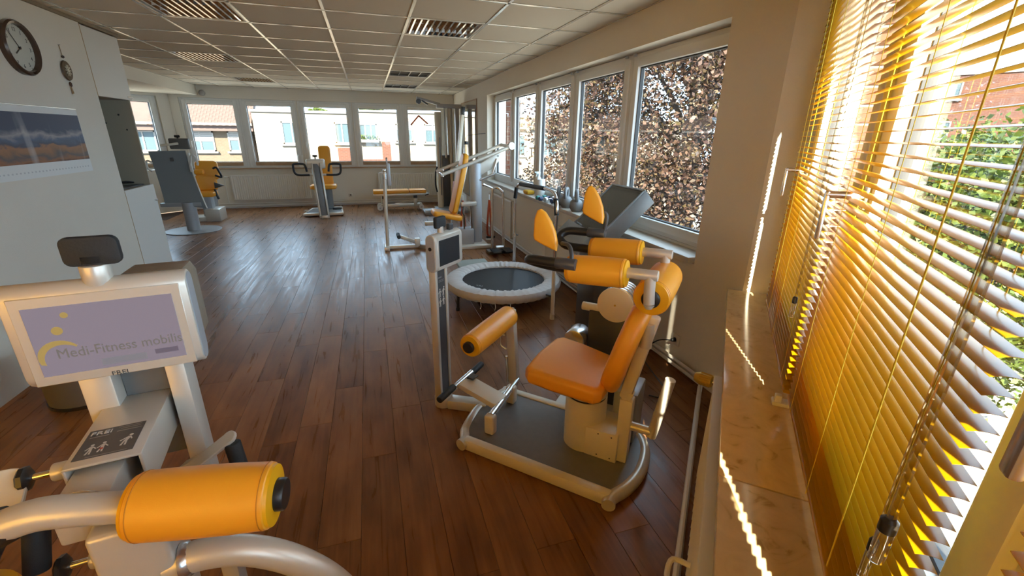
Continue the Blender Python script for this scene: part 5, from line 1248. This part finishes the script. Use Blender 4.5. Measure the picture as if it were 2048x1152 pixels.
b = B(); b.b2((-.80, 9.75, .065), (-.62, 9.80, .10), .006, 1); b.b2((-.91, 10.14, .06), (-.81, 10.2, 1.2), .008, 2); W('rear_bar', b, 'panel')

# ---------------------------------------------------------------- shield machine at the left
t = thing('training_machine', 'machine with large blue-grey curved shield on a round base at the left', 'machine', (-2.85, 8.38, 0))
W = lambda name, b, m, l=None: wpart(name, b, m, t, l)
b = B(); b.lathe([(.39, 0), (.395, .006), (.39, .014), (.1, .02), (0, .02)], (-2.87, 8.42, 0), n=48); W('base_disc', b, 'silver2')
b = B(); b.lathe([(.095, .018), (.095, .47), (0, .47)], (-2.85, 8.38, 0), n=30); W('column', b, 'silver2')
b = B(); b.bar((-3.22, 8.36, .44), (-2.66, 8.36, .44), .07, .06, .006); W('cross_bar', b, 'silver2')
sh = B(); ns = 10; sv_ = []
for k in range(ns+1):
    u = k/ns; z_ = 1.272-u*.90; xr = -2.700+.10*u**2.2; y_ = 8.28+.07*math.sin(u*2.2); xl = -3.185+.03*u
    z_l = 1.262-u*.80
    sv_.append(((xl, y_, z_l), (xr, y_, z_)))
F = [[sh.bm.verts.new(p) for p in r_] for r_ in sv_]; Bk = [[sh.bm.verts.new((p[0], p[1]+.018, p[2])) for p in r_] for r_ in sv_]
for k in range(ns):
    sh.bm.faces.new((F[k][0], F[k][1], F[k+1][1], F[k+1][0])); sh.bm.faces.new((Bk[k][0], Bk[k+1][0], Bk[k+1][1], Bk[k][1]))
    sh.bm.faces.new((F[k][1], Bk[k][1], Bk[k+1][1], F[k+1][1])); sh.bm.faces.new((F[k][0], F[k+1][0], Bk[k+1][0], Bk[k][0]))
sh.bm.faces.new((F[0][0], Bk[0][0], Bk[0][1], F[0][1])); sh.bm.faces.new((F[-1][0], F[-1][1], Bk[-1][1], Bk[-1][0]))
W('shield', sh, 'blue_grey')
b = B(); b.tube([(r_[1][0]+.006, r_[1][1]+.009, r_[1][2]) for r_ in sv_], .012, 8); W('shield_edge', b, 'silver')
b = B(); b.box((-2.90, 8.272, 1.14), (.04, .006, .05), .002, 1); W('badge', b, 'panel')
b = B(); b.box((-2.78, 8.36, 1.37), (.27, .06, .16), .02, 3); W('monitor_housing', b, mat('monitor_brown_grey', (.14, .13, .11), .4), None)
b = B(); b.bar((-3.0, 8.28, 1.345), (-2.78, 8.30, 1.375), .05, .035, .008); W('shelf_arm', b, 'cream')
b = B(); b.box((-2.79, 8.35, 1.478), (.075, .025, .035), .010, 3); b.cyl((-2.79, 8.36, 1.43), (-2.79, 8.36, 1.47), .012, n=10); W('foam_pad', b, 'rubber')
b = B(); b.tube([(-2.68, 8.30, 1.05), (-2.66, 8.30, 1.12), (-2.645, 8.30, 1.19), (-2.62, 8.30, 1.20), (-2.59, 8.30, 1.16), (-2.575, 8.30, 1.08), (-2.585, 8.30, 1.05)], .016, 8, 3); W('side_handle', b, 'white')
b = B(); b.tube([(-3.18, 8.30, 1.10), (-3.24, 8.30, 1.12), (-3.25, 8.30, 1.02), (-3.20, 8.30, .96)], .014, 8, 3); W('side_handle', b, 'white')
b = B(); b.b2((-2.70, 8.29, .95), (-2.66, 8.33, 1.24), .008, 2); W('edge_block', b, 'white')
t = thing('training_machine', 'ochre seated machine partly hidden behind the blue-grey shield', 'machine', (-2.85, 9.45, 0))
W = lambda name, b, m, l=None: wpart(name, b, m, t, l)
b = B(); b.ext(rrect(.36, .34, .07), .09, frame((-2.86, 9.62, .88), (1, 0, 0), (.2, -1, .15)), .03, 4); W('backrest', b, 'yellow')
b = B(); b.ext(rrect(.34, .28, .06), .08, frame((-2.90, 9.58, .66), (1, 0, 0), (.2, -1, .05)), .03, 4); W('lumbar_pad', b, 'yellow')
b = B(); b.box((-2.95, 9.50, .86), (.16, .09, .09), .03, 4); W('shoulder_pad', b, 'yellow')
b = B(); b.ext(rrect(.36, .34, .07), .09, Matrix.Translation((-2.91, 9.42, .48)), .03, 4); W('seat', b, 'yellow')
b = B(); b.b2((-2.98, 9.36, .05), (-2.82, 9.55, .44), .01, 2); b.bar((-2.86, 9.70, .1), (-2.80, 9.70, .95), .06, .06, .006); W('frame', b, 'silver2')
b = B(); b.b2((-2.92, 9.22, .0), (-2.68, 9.62, .22), .012, 2); b.b2((-3.25, 9.25, 0), (-2.9, 9.6, .08), .01, 2); W('base', b, 'silver')
b = B(); b.tube([(-2.72, 9.48, .92), (-2.66, 9.46, .94), (-2.62, 9.44, .86), (-2.60, 9.44, .77), (-2.70, 9.46, .80)], .018, 8, 3); b.tube([(-2.74, 9.42, .56), (-2.72, 9.40, .45), (-2.70, 9.40, .38)], .02, 8); W('hand_lever', b, 'grip')
b = B(); b.ext([(0, -.05), (.16, .0), (0, .06)], .05, frame((-2.74, 9.45, .62), (1, 0, 0), (0, -1, .2)), .006, 2); W('foot_wedge', b, 'panel')

# ---------------------------------------------------------------- small things
t = thing('paper_cup', 'tall white plant pot on the back sill beside the pillar', 'pot', (-1.42, 10.85, .838))
b = B(); b.lathe([(.0, 0), (.042, 0), (.048, .01), (.062, .255), (.064, .26), (.058, .26), (.045, .02), (0, .02)], n=24); part('pot', b, 'paper', t)
t = thing('window_ornament', 'red gable-shaped ornament hanging in the rightmost back window', 'ornament', (1.165, 10.83, 1.78))
b = B(); b.bar((-.185, 0, -.03), (.004, 0, .175), .03, .03, .003); part('stick', b, 'red', t)
b = B(); b.bar((-.004, 0, .175), (.20, 0, 0.0), .03, .03, .003); part('stick', b, 'red', t)
b = B(); b.tube([(0, 0, .175), (0, 0, .41)], .002, 5); part('string', b, 'paper', t)
